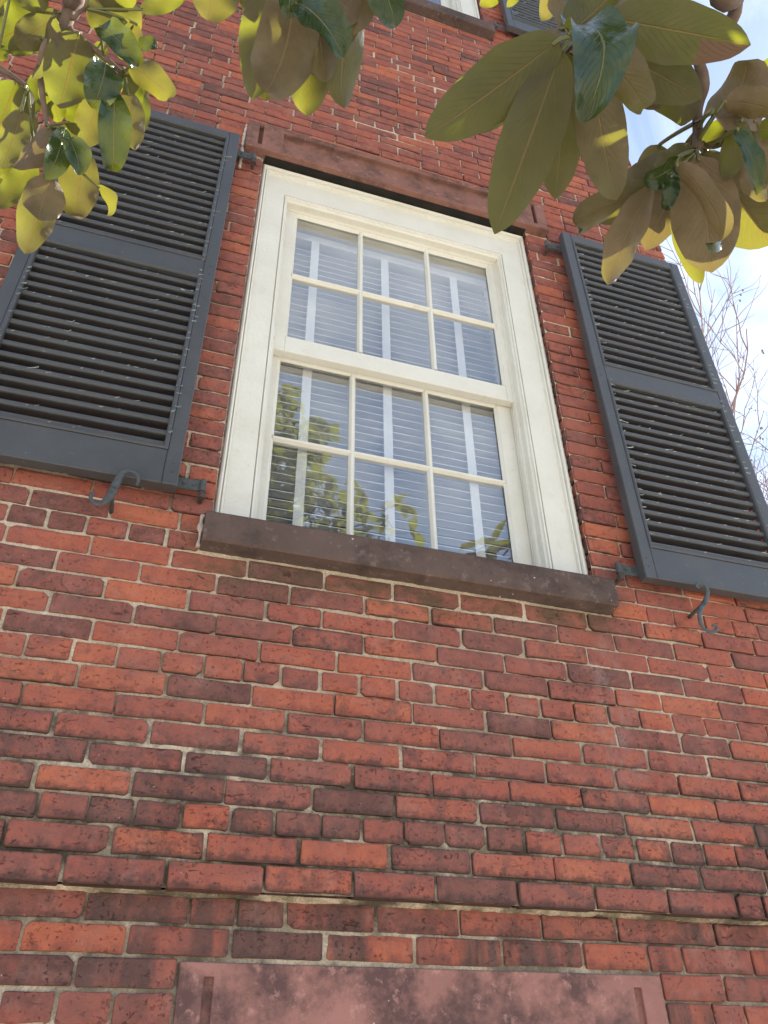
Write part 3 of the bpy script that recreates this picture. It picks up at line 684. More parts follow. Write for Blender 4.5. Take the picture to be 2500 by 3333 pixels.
def shutter(x0, z0, seed, label, hinge_right, broken=True):
    """x0 left edge, z0 foot; 0.69 wide, 2.075 tall"""
    W_, HT = 0.686, 2.075; yf, yb = -0.077, -0.037; st = 0.047; r = random.Random(seed)
    x1, z1 = x0 + W_, z0 + HT
    rails = [(z0, z0 + .135), (z0 + 1.012, z0 + 1.108), (z1 - .048, z1)]
    mb = MB(); c = .0028
    mb.box(x0, x0+st, yf, yb, z0, z1, c); mb.box(x1-st, x1, yf, yb, z0, z1, c)
    for a, b in rails: mb.box(x0+st+.0004, x1-st-.0004, yf+.0009, yb, a + (.0006 if a == z0 else 0), b - (.0006 if b == z1 else 0), c)
    # wooden pins of the mortices
    for zz in (z0+.05, z0+.085, z0+1.035, z0+1.08):
        for xx in (x0+.022, x1-.022):
            mb.tube([(xx, yf+.004, zz), (xx, yf-.0016, zz)], .0042, 8)
    o = hchild(mb.build('shutter', M['shutter'])); o['label'] = label
    pans = [(rails[0][1], rails[1][0], 17), (rails[1][1], rails[2][0], 17)]
    fl = []
    for za, zb, nl in pans:
        # bead moulding round the panel
        mb = MB(); xa, xb = x0+st, x1-st; bw = .015
        sec = [(0.0, .004), (0.0, -.001), (.003, -.0035), (.008, -.0042), (.012, -.002), (bw, .003), (bw, .022)]
        for corner in range(1):
            v = []; mm = len(sec)
            for px, pz, sx, sz in ((xa,za,1,1), (xb,za,-1,1), (xb,zb,-1,-1), (xa,zb,1,-1)):
                for d, y in sec: v.append((px + sx*d, yf + y, pz + sz*d))
            fq = [(i*mm+j, ((i+1)%4)*mm+j, ((i+1)%4)*mm+j+1, i*mm+j+1) for i in range(4) for j in range(mm-1)]
            mb.add(v, fq)
        mb.build('bead', M['shutter'], o)
        pitch = (zb - za - 2*bw + .012) / nl; la = R(7); th = .0200; dp = .060
        base = MB(); ln = (x1-x0) - 2*st - .004
        # slat section: sloped board with rounded nose, outer edge low
        sec = []
        dx_, dz_ = math.cos(la), math.sin(la)          # from front (low) to back (high)
        for s_, t_ in ((0.0, -.40), (-.035, 0.0), (0.0, .42), (.08, .5), (1.0, .32), (1.0, -.32), (.06, -.5)):
            py = s_ * dp; pt = t_ * th
            sec.append((py*dx_ - pt*dz_, py*dz_ + pt*dx_))
        mm = len(sec); nseg = 6; v = []
        for i in range(nseg + 1):
            for y, z in sec: v.append((-ln/2 + ln*i/nseg, y, z))
        fq = [(i*mm+j, (i+1)*mm+j, (i+1)*mm+(j+1)%mm, i*mm+(j+1)%mm) for i in range(nseg) for j in range(mm)]
        fq += [tuple(range(mm)), tuple(range(nseg*mm+mm-1, nseg*mm-1, -1))]
        me = mesh('louver', v, fq); me.materials.append(M['shutter'])
        for i in range(nl):
            zc = za + bw - .004 + pitch * (i + .35)
            lo = bpy.data.objects.new('louver', me); COL.objects.link(lo); lo.parent = o
            lo.location = ((x0+x1)/2, yf + .012 + r.uniform(-.001, .001), zc + r.uniform(-.0012, .0012))
            lo.rotation_euler = (R(r.uniform(-2.5, 2.5)), R(r.uniform(-.18, .18)), 0)
            fl.append((x0+st+.02, x1-st-.03, zc + .003, yf + .0115, 0))
    side = [(x1-st-.014, x1-st-.004, z0 + .2 + .03*i, yf - .006, 1) for i in range(58)] + [(x0+st+.002, x0+st+.012, z0 + .2 + .03*i, yf - .006, 1) for i in range(58)]
    fb = flakes(fl * 5 + side, 300, r)
    fo = fb.build('paint_flakes', M['flake'], o); fo['kind'] = 'stuff'
    # strap hinges on pintles
    hx = x1 if hinge_right else x0; sg = 1 if hinge_right else -1
    for zz in (z0 + .045, z1 - .085):
        mb = MB(); a, b = sorted((hx - sg*.30, hx + sg*.078)); 
        mb.box(a, b, yb + .0005, yb + .007, zz - .021, zz + .021, .001)
        ex = hx + sg*.078
        mb.tube([(ex, yb+.002, zz-.021), (ex, yb+.002, zz+.021)], .0105, 12)
        for q in (.02, .05): mb.tube([(hx + sg*q, yb+.002, zz), (hx + sg*q, yb-.003, zz)], .005, 8)
        mb.build('hinge', M['iron'], o)
        pm = MB(); pm.tube([(ex, yb+.002, zz-.046), (ex, yb+.002, zz+.026)], .007, 10)
        pm.tube([(ex, yb+.002, zz-.040), (ex, 0.03, zz-.040)], .0085, 10)
        pm.tube([(ex, yb+.002, zz-.048), (ex, yb+.002, zz-.032)], .0125, 10)
        hchild(pm.build('pintle', M['rust']))
    return o

for zo in (0.0, 4.47):
    lintel(zo); sill(zo); window(zo, zo == 0); room(1.09 + zo)
shutter(-1.381, 1.126, 3, 'charcoal shutter above the hammered iron dog', True)
shutter(0.956, 1.087, 7, 'charcoal shutter beside the house corner', False)
shutter(0.935, 1.087 + 4.47, 9, 'shutter of the window above', False)

# lower window head
xb = [STONE[0]+.006, -0.439, -0.416, 0.700, 0.723, STONE[1]-.006]; zb = [STONE[2], -0.345, -0.172, STONE[3]-.0115]
o = hchild(cell_block(xb, zb, {(1,1): .014, (3,1): .014}, REC - .001, .16).build('lintel', M['stone'])); weld_bevel(o, .003)
o['label'] = 'blotched pink sandstone head with two key slots'
# pale caulk and mortar smears beside frame and head
def smear(pts, rad, name='caulk_bead', mat='caulk', seed=1):
    r = random.Random(seed); P = []; Q = []
    for i in range(len(pts) - 1):
        a, b = Vector(pts[i]), Vector(pts[i+1]); n_ = max(3, int((b-a).length / .012))
        for k in range(n_):
            P.append(a.lerp(b, k / n_) + Vector((r.uniform(-.0012,.0012), r.uniform(-.001,.001), 0))); Q.append(rad * r.uniform(.35, 1.25))
    mb = MB(); mb.tube(P, Q, 6); return hchild(mb.build(name, M[mat], None, True))
smear([(0.7935, .040, 1.09), (0.7935, .040, 3.19)], .0055, 'caulk_bead', 'cream', 4)
smear([(-0.5715, .035, 1.09), (-0.5715, .035, 3.19)], .004, 'caulk_bead', 'caulk', 5)
smear([(-0.674, -.004, 3.05), (-0.676, -.006, 3.20), (-0.675, -.010, 3.44)], .009, 'mortar_smear', 'caulk', 6)
smear([(-0.600, -.006, 0.96), (-0.603, -.008, 1.09)], .010, 'mortar_smear', 'caulk', 7)

# shutter dogs
def dog(points, rads, post, label, mat='iron'):
    mb = MB(); mb.tube(points, rads, 8, flat=0.42, up=(0, 1, 0))
    mb.tube([post, (post[0], 0.02, post[2] - .01)], .0065, 8)
    mb.tube([(post[0], post[1] - .008, post[2]), (post[0], post[1] + .006, post[2])], .0095, 10)
    o = hchild(mb.build('shutter_dog', M[mat], None, True)); o['label'] = label; return o
Y = -0.098
def smooth2(P, k=3):
    o = []
    for i in range(len(P) - 1):
        p0, p1, p2, p3 = (Vector(P[j]) for j in (max(i-1,0), i, i+1, min(i+2, len(P)-1)))
        for j in range(k):
            t = j / k; q = 0.5 * ((2*p1) + (p2-p0)*t + (2*p0-5*p1+4*p2-p3)*t*t + (3*p1-p0-3*p2+p3)*t*t*t); o.append((q.x, q.y))
    o.append(tuple(P[-1])); return o
def smooth1(R_, k=3): return [R_[i] + (R_[i+1]-R_[i]) * j / k for i in range(len(R_)-1) for j in range(k)] + [R_[-1]]
P = [(-.812,1.083),(-.808,1.100),(-.812,1.118),(-.826,1.131),(-.845,1.133),(-.858,1.122),(-.864,1.100),(-.868,1.075),(-.872,1.050),(-.878,1.026),(-.887,1.005),(-.901,.993),(-.918,.997),(-.928,1.012),(-.928,1.027),(-.919,1.034)]
dog([(a, Y, b) for a, b in smooth2(P)], smooth1([.0035,.005,.006,.007,.0075,.009,.012,.0135,.0135,.012,.010,.008,.0065,.0055,.0045,.0035]), (-.872, Y, 1.050), 'hammered iron S shaped shutter dog, hook turned up')
P = [(1.157,1.066),(1.150,1.060),(1.145,1.065),(1.150,1.077),(1.167,1.083),(1.183,1.076),(1.188,1.056),(1.179,1.031),(1.160,1.002),(1.136,.972),(1.121,.943),(1.117,.911),(1.128,.889),(1.149,.882),(1.172,.891),(1.181,.907),(1.173,.914),(1.162,.907)]
dog([(a, Y, b) for a, b in smooth2(P)], smooth1([.004,.0045,.005,.0055,.006,.007,.008,.009,.010,.0095,.009,.0085,.008,.0075,.007,.006,.005,.0045]), (1.160, Y, 1.002), 'smooth iron S shaped shutter dog with curled ends')

# ---------------- venetian blind (hangs inside the window, a thing of its own)
blind = empty('venetian_blind', (0.107, 0.222, 1.09))
tag(blind, 'white venetian blind with three cloth tapes behind the window panes', 'blind')
bz0, bz1, pitch = 1.125, 2.90, 0.0405
mb = MB(); mb.box(-.525, .525, -.03, .03, 1.835, 1.885, .003); mb.build('headrail', M['slat'], blind)
me = None; nsl = int((bz1 - bz0) / pitch)
v = []; m_ = 5
for i in range(2):
    for j in range(m_):
        t = j / (m_-1) - .5; v.append(((-.52, .52)[i], t * .046, .0035 * (1 - 4*t*t)))
    for j in range(m_):
        t = .5 - j / (m_-1); v.append(((-.52, .52)[i], t * .046,   .0035 * (1 - 4*t*t) + .0042))
k_ = 2 * m_; fq = [(j, (j+1) % k_, k_ + (j+1) % k_, k_ + j) for j in range(k_)] + [tuple(range(k_-1,-1,-1)), tuple(range(k_, 2*k_))]
me = mesh('slat', v, fq); me.materials.append(M['slat'])
for i in range(nsl):
    s = bpy.data.objects.new('slat', me); COL.objects.link(s); s.parent = blind
    s.location = (rng.uniform(-.002, .002), 0, bz0 - 1.09 + pitch * (i + .6)); s.rotation_euler = (R(4 + rng.uniform(-1.5, 1.5)), R(rng.uniform(-.1, .1)), 0)
mb = MB(); mb.box(-.52, .52, -.024, .024, .012, .032, .003); mb.build('bottom_rail', M['slat'], blind)
for x in (-0.262, 0.086, 0.447):
    mb = MB(); mb.box(x - .107 - .019, x - .107 + .019, -.0305, -.0295, .02, 1.84); mb.build('tape', M['tape'], blind)

# ------------------------------------------------------------------ magnolia
tree = empty('magnolia_tree', (-1.75, -4.75, GZ))
tag(tree, 'evergreen magnolia with hanging boughs of glossy and rust backed leaves', 'tree')
def tchild(o):
    o.parent = tree; o.location = (o.location[0] + 1.75, o.location[1] + 4.75, o.location[2] - GZ); return o
A_ = lambda x, y, d: ray_point(x * .3496, y * .3496, d)
B_ = lambda x, y, d: ray_point(x * .3496, 380 + y * .3496, d)
C_ = lambda x, y, d: ray_point(540 + x * .4702, y * .4702, d)
D_ = lambda x, y, d: ray_point(1350 + x * .4521, y * .4521, d)
E_ = lambda x, y, d: ray_point(1850 + x * .3918, y * .3918, d)
F_ = lambda x, y, d: ray_point(1850 + x * .3918, 400 + y * .3918, d)
SCL = dict(A=.3496, B=.3496, C=.4702, D=.4521, E=.3918, F=.3918); FN = dict(A=A_, B=B_, C=C_, D=D_, E=E_, F=F_)
def smooth_path(pts, k=5):
    pts = [Vector(q) for q in pts]; o = []
    for i in range(len(pts) - 1):
        p0 = pts[max(i-1,0)]; p1 = pts[i]; p2 = pts[i+1]; p3 = pts[min(i+2, len(pts)-1)]
        for j in range(k):
            t = j / k
            o.append(0.5 * ((2*p1) + (p2-p0)*t + (2*p0-5*p1+4*p2-p3)*t*t + (3*p1-p0-3*p2+p3)*t*t*t))
    o.append(pts[-1]); return o
def stem(pts, r0, r1, name='branch', mat='bark', k=5):
    P = smooth_path(pts, k); n_ = len(P); mb = MB()
    rad = [(r0 + (r1-r0) * i / (n_-1)) * (1 + .10 * mn.noise((i * .9, r0 * 50, 3))) for i in range(n_)]
    mb.tube(P, rad, 9); return tchild(mb.build(name, M[mat], None, True)), P
trunk_top = Vector((-1.30, -4.65, 2.6))
tr_, _ = stem([(-1.75,-4.75,GZ-.05), (-1.72,-4.72,-.6), (-1.58,-4.68,1.0), trunk_top, (-.9,-4.75,4.2), (-.55,-4.8,5.8)], .17, .035, 'trunk')
limbL, _ = stem([(-1.62,-4.66,1.0), (-1.7,-3.7,1.75), (-1.45,-2.4,2.05), (-1.15,-1.75,1.85), A_(700,-420,1.72), A_(655,0,1.68)], .055, .0125, 'limb', k=7)
limbC, _ = stem([(-1.42,-4.66,1.9), (-1.2,-3.4,2.5), (-.8,-2.2,2.3), C_(1050,-1000,1.55), C_(1000,-330,1.40)], .05, .009, 'limb', k=7)
limbR, _ = stem([(-1.62,-4.66,1.2), (-.9,-3.6,1.75), (-.25,-2.75,1.65), (.06,-2.1,1.15), E_(1420,-420,1.02), E_(1390,0,1.0)], .05, .0085, 'limb', k=7)
limb2, _ = stem([trunk_top, (-.5,-4.4,3.4), (.4,-4.2,4.0), (1.2,-4.1,4.5)], .05, .012, 'limb')
limb3, _ = stem([(-1.33,-4.65,2.4), (-2.5,-4.5,3.3), (-3.1,-4.5,4.1)], .05, .012, 'limb')
limb4, _ = stem([(-1.22,-4.66,3.0), (-1.3,-5.4,4.0), (-1.2,-5.9,4.6)], .045, .012, 'limb')
# hanging boughs in view
bough = {}
bough['left'] = stem([A_(655,0,1.68), A_(625,180,1.67), A_(540,330,1.66), A_(430,430,1.655), A_(390,600,1.65), A_(385,800,1.645), A_(440,1170,1.62)], .0125, .004)
bough['leftb'] = stem([A_(620,220,1.67), A_(690,330,1.66), A_(830,420,1.66), A_(1000,560,1.64), A_(1150,690,1.63)], .0075, .004)
bough['leftc'] = stem([A_(-260,560,1.70), A_(0,645,1.68), A_(130,720,1.67), A_(260,810,1.66)], .0075, .003)
bough['leftd'] = stem([A_(650,130,1.67), A_(690,170,1.66), A_(740,115,1.65), A_(800,80,1.64)], .005, .003)
bough['mid'] = stem([C_(1000,-330,1.40), C_(960,-180,1.39), C_(930,-60,1.37)], .009, .005)
bough['rightup'] = stem([E_(1390,0,1.0) , E_(1000,-260,.96), E_(620,-120,.93), E_(430,70,.91), E_(260,200,.89), E_(120,270,.87)], .0065, .0042)
bough['right'] = stem([E_(1390,0,1.0), E_(1375,130,1.0), E_(1270,270,1.0), E_(1130,430,1.0), E_(1085,500,1.0), E_(1130,700,1.0), E_(1075,900,1.0), E_(1075,1080,.995), E_(1062,1240,.985)], .0068, .0050)
bough['rightb'] = stem([E_(1062,1190,.99), F_(1200,190,1.0), F_(1420,120,1.02), F_(1600,80,1.04)], .0035, .002)
STEMS = {k: v for k, v in bough.items()}

def leaf_mesh(base, tip, wid, roll, arch, cup, curl, wave, twist, seed, stalk=None, view=None, nl=20, nw=8, side=0.0):
    """leaf blade from base to tip; roll 0 turns the lower face to the camera"""
    r = random.Random(seed); L_ = (tip - base).length; T = (tip - base).normalized()
    look = ((base + tip) / 2 - CAM_LOC).normalized() if view is None else view
    n0 = (look - T * look.dot(T)).normalized()                      # points away from the camera = upper face
    n0 = Matrix.Rotation(R(roll), 3, T) @ n0; b0 = T.cross(n0)
    # midrib in the (T, n0) plane by turning angle, then fitted to the chord
    P = [Vector((0, 0))]; ang = 0.0; angs = []
    for i in range(nl):
        t = (i + .5) / nl; ang = -arch * (t - .5) * 2 - curl * max(0, t - .6) ** 2 * 14
        angs.append(ang); P.append(P[-1] + Vector((math.cos(ang), math.sin(ang))) / nl)
    ch = P[-1]; ca = math.atan2(ch.y, ch.x); cl = ch.length; ro = Matrix.Rotation(-ca, 2)
    P = [(ro @ q) / cl for q in P]
    vs = []; uvs = []; tint = []
    pw = r.uniform(.80, .95); ph = r.uniform(0, 6.28); f1 = r.uniform(1.5, 3.0); asym = r.uniform(-.06, .06)
    for i in range(nl + 1):
        t = i / nl; prof = math.sin(math.pi * min(1, t ** pw)) ** .58 if 0 < t < 1 else 0.0
        if t > .9: prof *= 1 - ((t - .9) / .1) ** 2 * .35
        prof = max(prof, .035 if t < .5 else .02)
        a = angs[min(i, nl-1)] - ca; nrm = n0 * math.cos(a) - T * math.sin(a)
        tw = R(twist) * (t - .4); bb = b0 * math.cos(tw) + nrm * math.sin(tw); nn = nrm * math.cos(tw) - b0 * math.sin(tw)
        c_ = base + T * (P[i].x * L_) + n0 * (P[i].y * L_) + b0 * (side * L_ * math.sin(math.pi * t))
        for j in range(-nw//2, nw//2 + 1):
            s = j / (nw / 2); hw = wid / 2 * prof * (1 + asym * s) * (1 + .05 * abs(s) * mn.noise((t * 7, seed * 3.3, 1.0 if s > 0 else 5.0)))
            # cup: a positive value lifts the margins towards the upper face
            th = cup * abs(s); x = hw * s * (math.sin(th) / th if th > 1e-4 else 1); y = hw * abs(s) * ((1 - math.cos(th)) / th if th > 1e-4 else 0)
            wv = wave * wid * (abs(s) ** 2) * math.sin(f1 * 6.28 * t + ph + (1.7 if s > 0 else 0)) * prof
            vs.append(c_ + bb * x + nn * (y + wv)); uvs.append((.5 + s / 2, t))
    W = nw + 1; fs = []
    for i in range(nl):
        for j in range(nw): fs.append((i*W+j, i*W+j+1, (i+1)*W+j+1, (i+1)*W+j))
    nb = len(vs)
    if stalk is not None:
        mid = (base + stalk) / 2 + n0 * (base - stalk).length * -.12
        pp = smooth_path([stalk, mid, base, base + T * L_ * .05], 3); mb = MB(); mb.tube(pp, [.0026 - .0008 * i / (len(pp)-1) for i in range(len(pp))], 6)
        vs += [Vector(q) for q in mb.v]; fs += [tuple(i + nb for i in q) for q in mb.f]; uvs += [(.5, .0)] * len(mb.v)
    c0 = base.copy(); me = mesh('leaf', [tuple(q - c0) for q in vs], fs, True)
    ul = me.uv_layers.new(name='leaf'); li = np.empty(len(me.loops), dtype=np.int32); me.loops.foreach_get('vertex_index', li)
    ul.data.foreach_set('uv', np.array(uvs, dtype=np.float32)[li].ravel())
    me.materials.append(M['leaf'])
    return me, c0
lseed = 0
def leaf(zone, bx, by, tx, ty, wpx, d0, d1, roll=0, arch=.25, cup=.35, curl=0.0, rust=.4, stem_key=None, wave=.03, twist=0, dead=0.0, side=0.0):
    global lseed
    lseed += 1; f_ = FN[zone]; b, t = f_(bx, by, d0), f_(tx, ty, d1)
    dm = (d0 + d1) / 2; wid = wpx * SCL[zone] / FPX * dm
    cr_ = abs(math.cos(R(roll))); wid = wid / max(.35, cr_)
    st = None
    if stem_key:
        so_, P = STEMS[stem_key]; st = min(P, key=lambda q: (q - b).length)
        if (st - b).length > .16: st = None
    rr_ = random.Random(lseed * 7 + 1); twist += rr_.uniform(-24, 24); wave = wave * 1.7 + .012; arch += rr_.uniform(-.08, .30); rust = max(0, min(1, rust + rr_.uniform(-.15, .2)))
    me, c0 = leaf_mesh(b, t, wid, roll, arch, cup, curl, wave, twist, lseed, st, side=side)
    par = STEMS[stem_key][0] if stem_key else STEMS['mid'][0]
    o = bpy.data.objects.new('leaf', me); COL.objects.link(o); o.parent = par
    o.location = c0 - Vector((0, 0, 0)); o.color = (rust, 0, dead, 1)
    return o

# right hand bough, upper whorl
k = 'rightup'
leaf('D',1040,285,75,990,400,.86,.85,  6,.18,.25,.0,.15,k,.02)
leaf('D',1030,330,415,962,300,.90,.92, -8,.2,.3,.0,.2,k)
leaf('D',1060,350,575,1685,400,.87,.82, 4,.22,.25,.0,.2,k,.015)
leaf('D',1090,380,1010,1436,330,.91,.93, 12,.15,.3,.0,.25,k)
leaf('D',1100,215,1205,892,400,.83,.74, 165,.5,.75,.3,.1,k,.07,side=-.16)
leaf('D',1120,230,1560,-190,330,.89,.95, -10,.2,.2,.0,.1,k)
leaf('D',1065,215,1085,-250,120,.90,.92, 55,.2,.4,.0,.7,k)
leaf('D',1060,205,805,238,80,.89,.90, 50,.3,.5,.0,.9,k)
leaf('D',985,-220,912,152,150,1.08,1.10, 25,.3,.6,.2,.8,k)
leaf('D',730,-130,663,52,80,1.28,1.30, 30,.3,.6,.2,.6,'mid')
leaf('D',620,-70,466,38,100,1.28,1.30, 10,.3,.4,.2,.2,'mid')
leaf('E',330,150,1515,372,400,.88,.90, 0,.15,.2,.0,.2,k,.02,0,1.0)
leaf('E',250,330,1112,815,400,.91,.93, -5,.18,.25,.0,.15,k,.02)
leaf('E',150,320,620,910,330,.85,.84, 14,.4,.6,.6,.65,k,.05)
leaf('E',230,400,1010,1010,360,.94,.96, 20,.4,.7,.5,.55,k,.06,20)
leaf('E',170,420,400,1662,380,.865,.85, -6,.2,.35,.2,.45,k,.02)
# right hand bough, lower whorl
k = 'right'
leaf('F',1078,270,1195,1242,490,.97,.92, 4,.2,.25,.1,.95,k,.02)
leaf('F',900,330,1140,1000,160,.93,.88, 45,.3,.6,.9,1.0,k,.04)
leaf('F',1000,300,640,1060,330,1.01,1.02, -8,.2,.3,.0,.85,k)
leaf('F',700,520,325,1345,270,.96,.92, -28,.25,.45,.1,.75,k,.03)
leaf('F',690,540,120,880,250,.97,.95, -20,.5,.7,.8,.5,k,.05)
leaf('F',930,250,210,790,340,1.04,1.05, 8,.35,.4,.4,.4,k)
leaf('F',1040,205,735,390,240,.99,.98, 18,.3,.5,.2,.45,k)
leaf('F',885,330,622,468,190,.95,.93, 150,.5,.8,.4,.1,k,.06)
leaf('F',855,440,790,716,130,.94,.93, 165,.5,.8,.5,.1,k,.05)
leaf('F',1180,290,1690,1010,570,1.05,1.04, -4,.2,.3,.0,.8,k)
leaf('F',900,560,1112,1336,190,.99,.985, -12,.2,.5,.2,.35,k)
leaf('F',1120,240,1330,760,300,1.03,1.06, 20,.2,.4,.1,.9,k)
k = 'rightb'
leaf('F',1440,-30,1310,462,200,.97,.95, 14,.25,.45,.2,.15,k)
leaf('F',1545,-20,1465,292,180,1.0,.98, -18,.25,.4,.1,.15,k)
leaf('F',1395,50,1565,602,140,.95,.93, 150,.4,.7,.4,.1,k,.05)
leaf('E',1110,1190,1460,965,190,.99,1.02, -12,.25,.3,.1,.1,k)
leaf('F',1470,270,1640,650,150,.98,.96, -35,.25,.5,.1,1.0,k)
leaf('F',1520,180,1780,500,280,1.0,1.0, -20,.25,.4,.1,.9,k)
leaf('F',1500,120,1800,900,300,1.06,1.08, 10,.25,.4,.1,.8,k)
leaf('F',1560,60,1800,40,160,1.02,1.0, 0,.25,.4,.1,.2,k)
leaf('E',1190,935,1480,500,430,.96,1.0, -30,.9,1.0,.3,1.0,'right',.05)
leaf('E',1290,850,1700,950,230,.97,.96, 25,.5,.8,.3,1.0,'rightb',.04)
leaf('E',1560,700,1760,640,150,1.02,1.02, 30,.3,.5,.1,.2,'rightb')
# middle bough
k = 'mid'
leaf('C',760,-190,600,692,300,1.41,1.40, 6,.2,.3,.0,.25,k)
leaf('C',890,-120,690,636,400,1.35,1.28, -4,.35,.45,.3,.75,k,.04,0,0,.08)
leaf('C',700,300,690,700,170,1.43,1.42, 0,.2,.3,.0,.35,k)
leaf('C',985,-60,975,802,330,1.42,1.39, 10,.2,.45,.0,.45,k)
leaf('C',1040,-60,1110,572,230,1.37,1.34, -14,.25,.6,.1,.65,k)
leaf('C',1420,-250,1238,752,270,1.36,1.35, -38,.2,.5,.1,.35,k)
leaf('C',1120,-310,1145,225,350,1.34,1.29, 8,.25,.45,.1,.9,k,.03)
leaf('C',900,20,1225,405,260,1.30,1.25, 150,.5,.8,.2,.1,k,.05)
leaf('C',1330,-320,1300,240,280,1.33,1.31, -8,.25,.4,.0,.8,k)
leaf('C',370,-200,290,142,290,1.50,1.50, 0,.25,.4,.2,.5,k,.06)
leaf('C',515,-120,555,97,110,1.48,1.47, 110,.3,.6,.2,.3,k)
leaf('C',1440,-260,1590,190,230,1.32,1.33, 165,.3,.4,.2,.1,k)
leaf('C',830,-260,840,130,200,1.33,1.30, 158,.3,.5,.2,.1,k)
leaf('C',1250,-220,1185,335,230,1.38,1.37, 22,.3,.5,.1,.8,k)
leaf('C',1090,-100,1045,530,210,1.41,1.40, -24,.3,.5,.1,.6,k)
leaf('C',1500,-240,1440,110,200,1.36,1.36, 15,.3,.5,.1,.5,k)
leaf('C',640,-240,640,160,220,1.42,1.42, -10,.3,.4,.1,.4,k)
leaf('F',760,180,560,720,270,1.06,1.07, 14,.3,.5,.1,.7,'right')
leaf('F',960,260,860,900,260,1.05,1.05, -16,.3,.5,.1,.9,'right')
leaf('F',1200,260,1480,820,280,1.08,1.09, 18,.3,.5,.1,.9,'right')
leaf('E',420,330,760,900,260,.97,.98, -18,.3,.5,.1,.7,'rightup')
# left bough
k = 'left'
leaf('A',470,120,-40,400,370,1.69,1.69, 0,.2,.25,.0,.1,'left')
leaf('A',560,110,150,412,240,1.67,1.64, 10,.25,.3,.1,.45,k)
leaf('A',500,140,300,740,130,1.64,1.63, 40,.3,.5,.1,.4,k)
leaf('A',350,310,85,492,160,1.68,1.68, -5,.3,.3,.1,.1,k)
leaf('A',420,-120,150,-10,260,1.66,1.66, 5,.3,.3,.1,.3,k)
leaf('A',120,-160,-60,240,230,1.70,1.70, 0,.3,.3,.1,.2,'leftc')
leaf('A',735,300,560,1010,390,1.64,1.60, 0,.2,.3,.0,.3,'leftb')
leaf('A',805,70,1320,250,350,1.64,1.63, -6,.35,.5,.2,.55,'leftd',.05)
leaf('A',860,-130,1270,20,250,1.64,1.63, 6,.35,.4,.1,.45,'leftd',.04)
leaf('A',1300,90,1720,-30,140,1.62,1.62, 0,.3,.4,.1,.1,'leftd')
leaf('A',1080,180,1060,320,90,1.63,1.62, 70,.4,.5,.2,.4,'leftd')
leaf('A',930,250,1285,625,230,1.60,1.57, 160,.5,.8,.3,.1,'leftb',.05)
leaf('A',985,590,860,1008,300,1.58,1.55, 170,.45,.6,.3,.1,'leftb',.04)
leaf('A',1060,850,1040,1590,260,1.57,1.53, 176,.5,.35,.7,.1,'leftb',.05)
leaf('A',1205,620,1565,915,240,1.60,1.59, 20,.5,.7,.6,.75,'leftb',.08)
leaf('A',1290,440,1470,430,110,1.60,1.60, 150,.4,.6,.3,.1,'leftb',.05)
leaf('A',1265,220,1205,450,110,1.62,1.61, 25,.3,.5,.1,.9,'leftd')
leaf('A',1150,640,1300,1010,170,1.62,1.62, -10,.2,.3,.0,.05,'leftb')
leaf('A',1270,720,1345,1228,170,1.63,1.63, -6,.2,.35,.0,.05,'leftb')
leaf('A',1195,860,1255,1400,230,1.60,1.60, -12,.25,.35,.0,.5,'leftb')
leaf('A',905,900,800,1372,270,1.61,1.60, 6,.25,.35,.0,.45,'leftb')
leaf('A',700,940,720,1245,180,1.66,1.66, 0,.2,.3,.0,.05,k)
leaf('A',1060,330,1170,560,110,1.65,1.65, 0,.2,.3,.0,.05,'leftb')
leaf('A',150,760,-40,1260,300,1.67,1.66, 4,.25,.3,.0,.1,'leftc')
leaf('A',235,800,250,1400,190,1.65,1.63, -12,.25,.35,.0,.15,'leftc')
leaf('B',200,-70,15,480,230,1.62,1.58, 12,.25,.35,.0,.35,'leftc')
leaf('A',635,365,455,680,180,1.67,1.67, 8,.2,.3,.0,.1,k)
leaf('A',320,690,335,1070,120,1.66,1.66, -5,.2,.3,.0,.1,k)
leaf('A',430,690,555,1150,200,1.65,1.63, 12,.2,.35,.0,.3,k)
leaf('A',-30,420,40,570,120,1.69,1.69, 0,.2,.3,.0,.1,'leftc')
leaf('A',950,390,900,640,120,1.66,1.66, 0,.2,.3,.0,.05,'leftb')
leaf('B',455,95,125,478,200,1.58,1.54, 38,.3,.8,.1,.95,k)
leaf('B',600,100,420,582,210,1.57,1.53, 160,.3,.5,.2,.1,k)
leaf('B',630,200,735,545,220,1.55,1.51, 155,.35,.7,.3,.1,k)
leaf('B',640,50,715,320,190,1.61,1.61, -4,.2,.3,.0,.05,k)
leaf('B',765,300,690,930,330,1.57,1.55, 6,.3,.4,.5,.75,k,.05)
leaf('B',480,560,355,957,330,1.54,1.50, -8,.2,.35,.0,.85,k)
leaf('B',430,540,235,1278,300,1.57,1.54, 10,.25,.45,.1,.5,k,.04)
leaf('B',900,640,985,918,100,1.56,1.55, 60,.4,.7,.5,.4,k)
leaf('B',330,420,-30,850,210,1.64,1.63, 6,.25,.35,.0,.35,'leftc')
leaf('B',20,430,72,588,150,1.66,1.66, 0,.2,.3,.0,.05,'leftc')
leaf('B',60,380,-80,760,200,1.67,1.66, -6,.2,.3,.0,.2,'leftc')

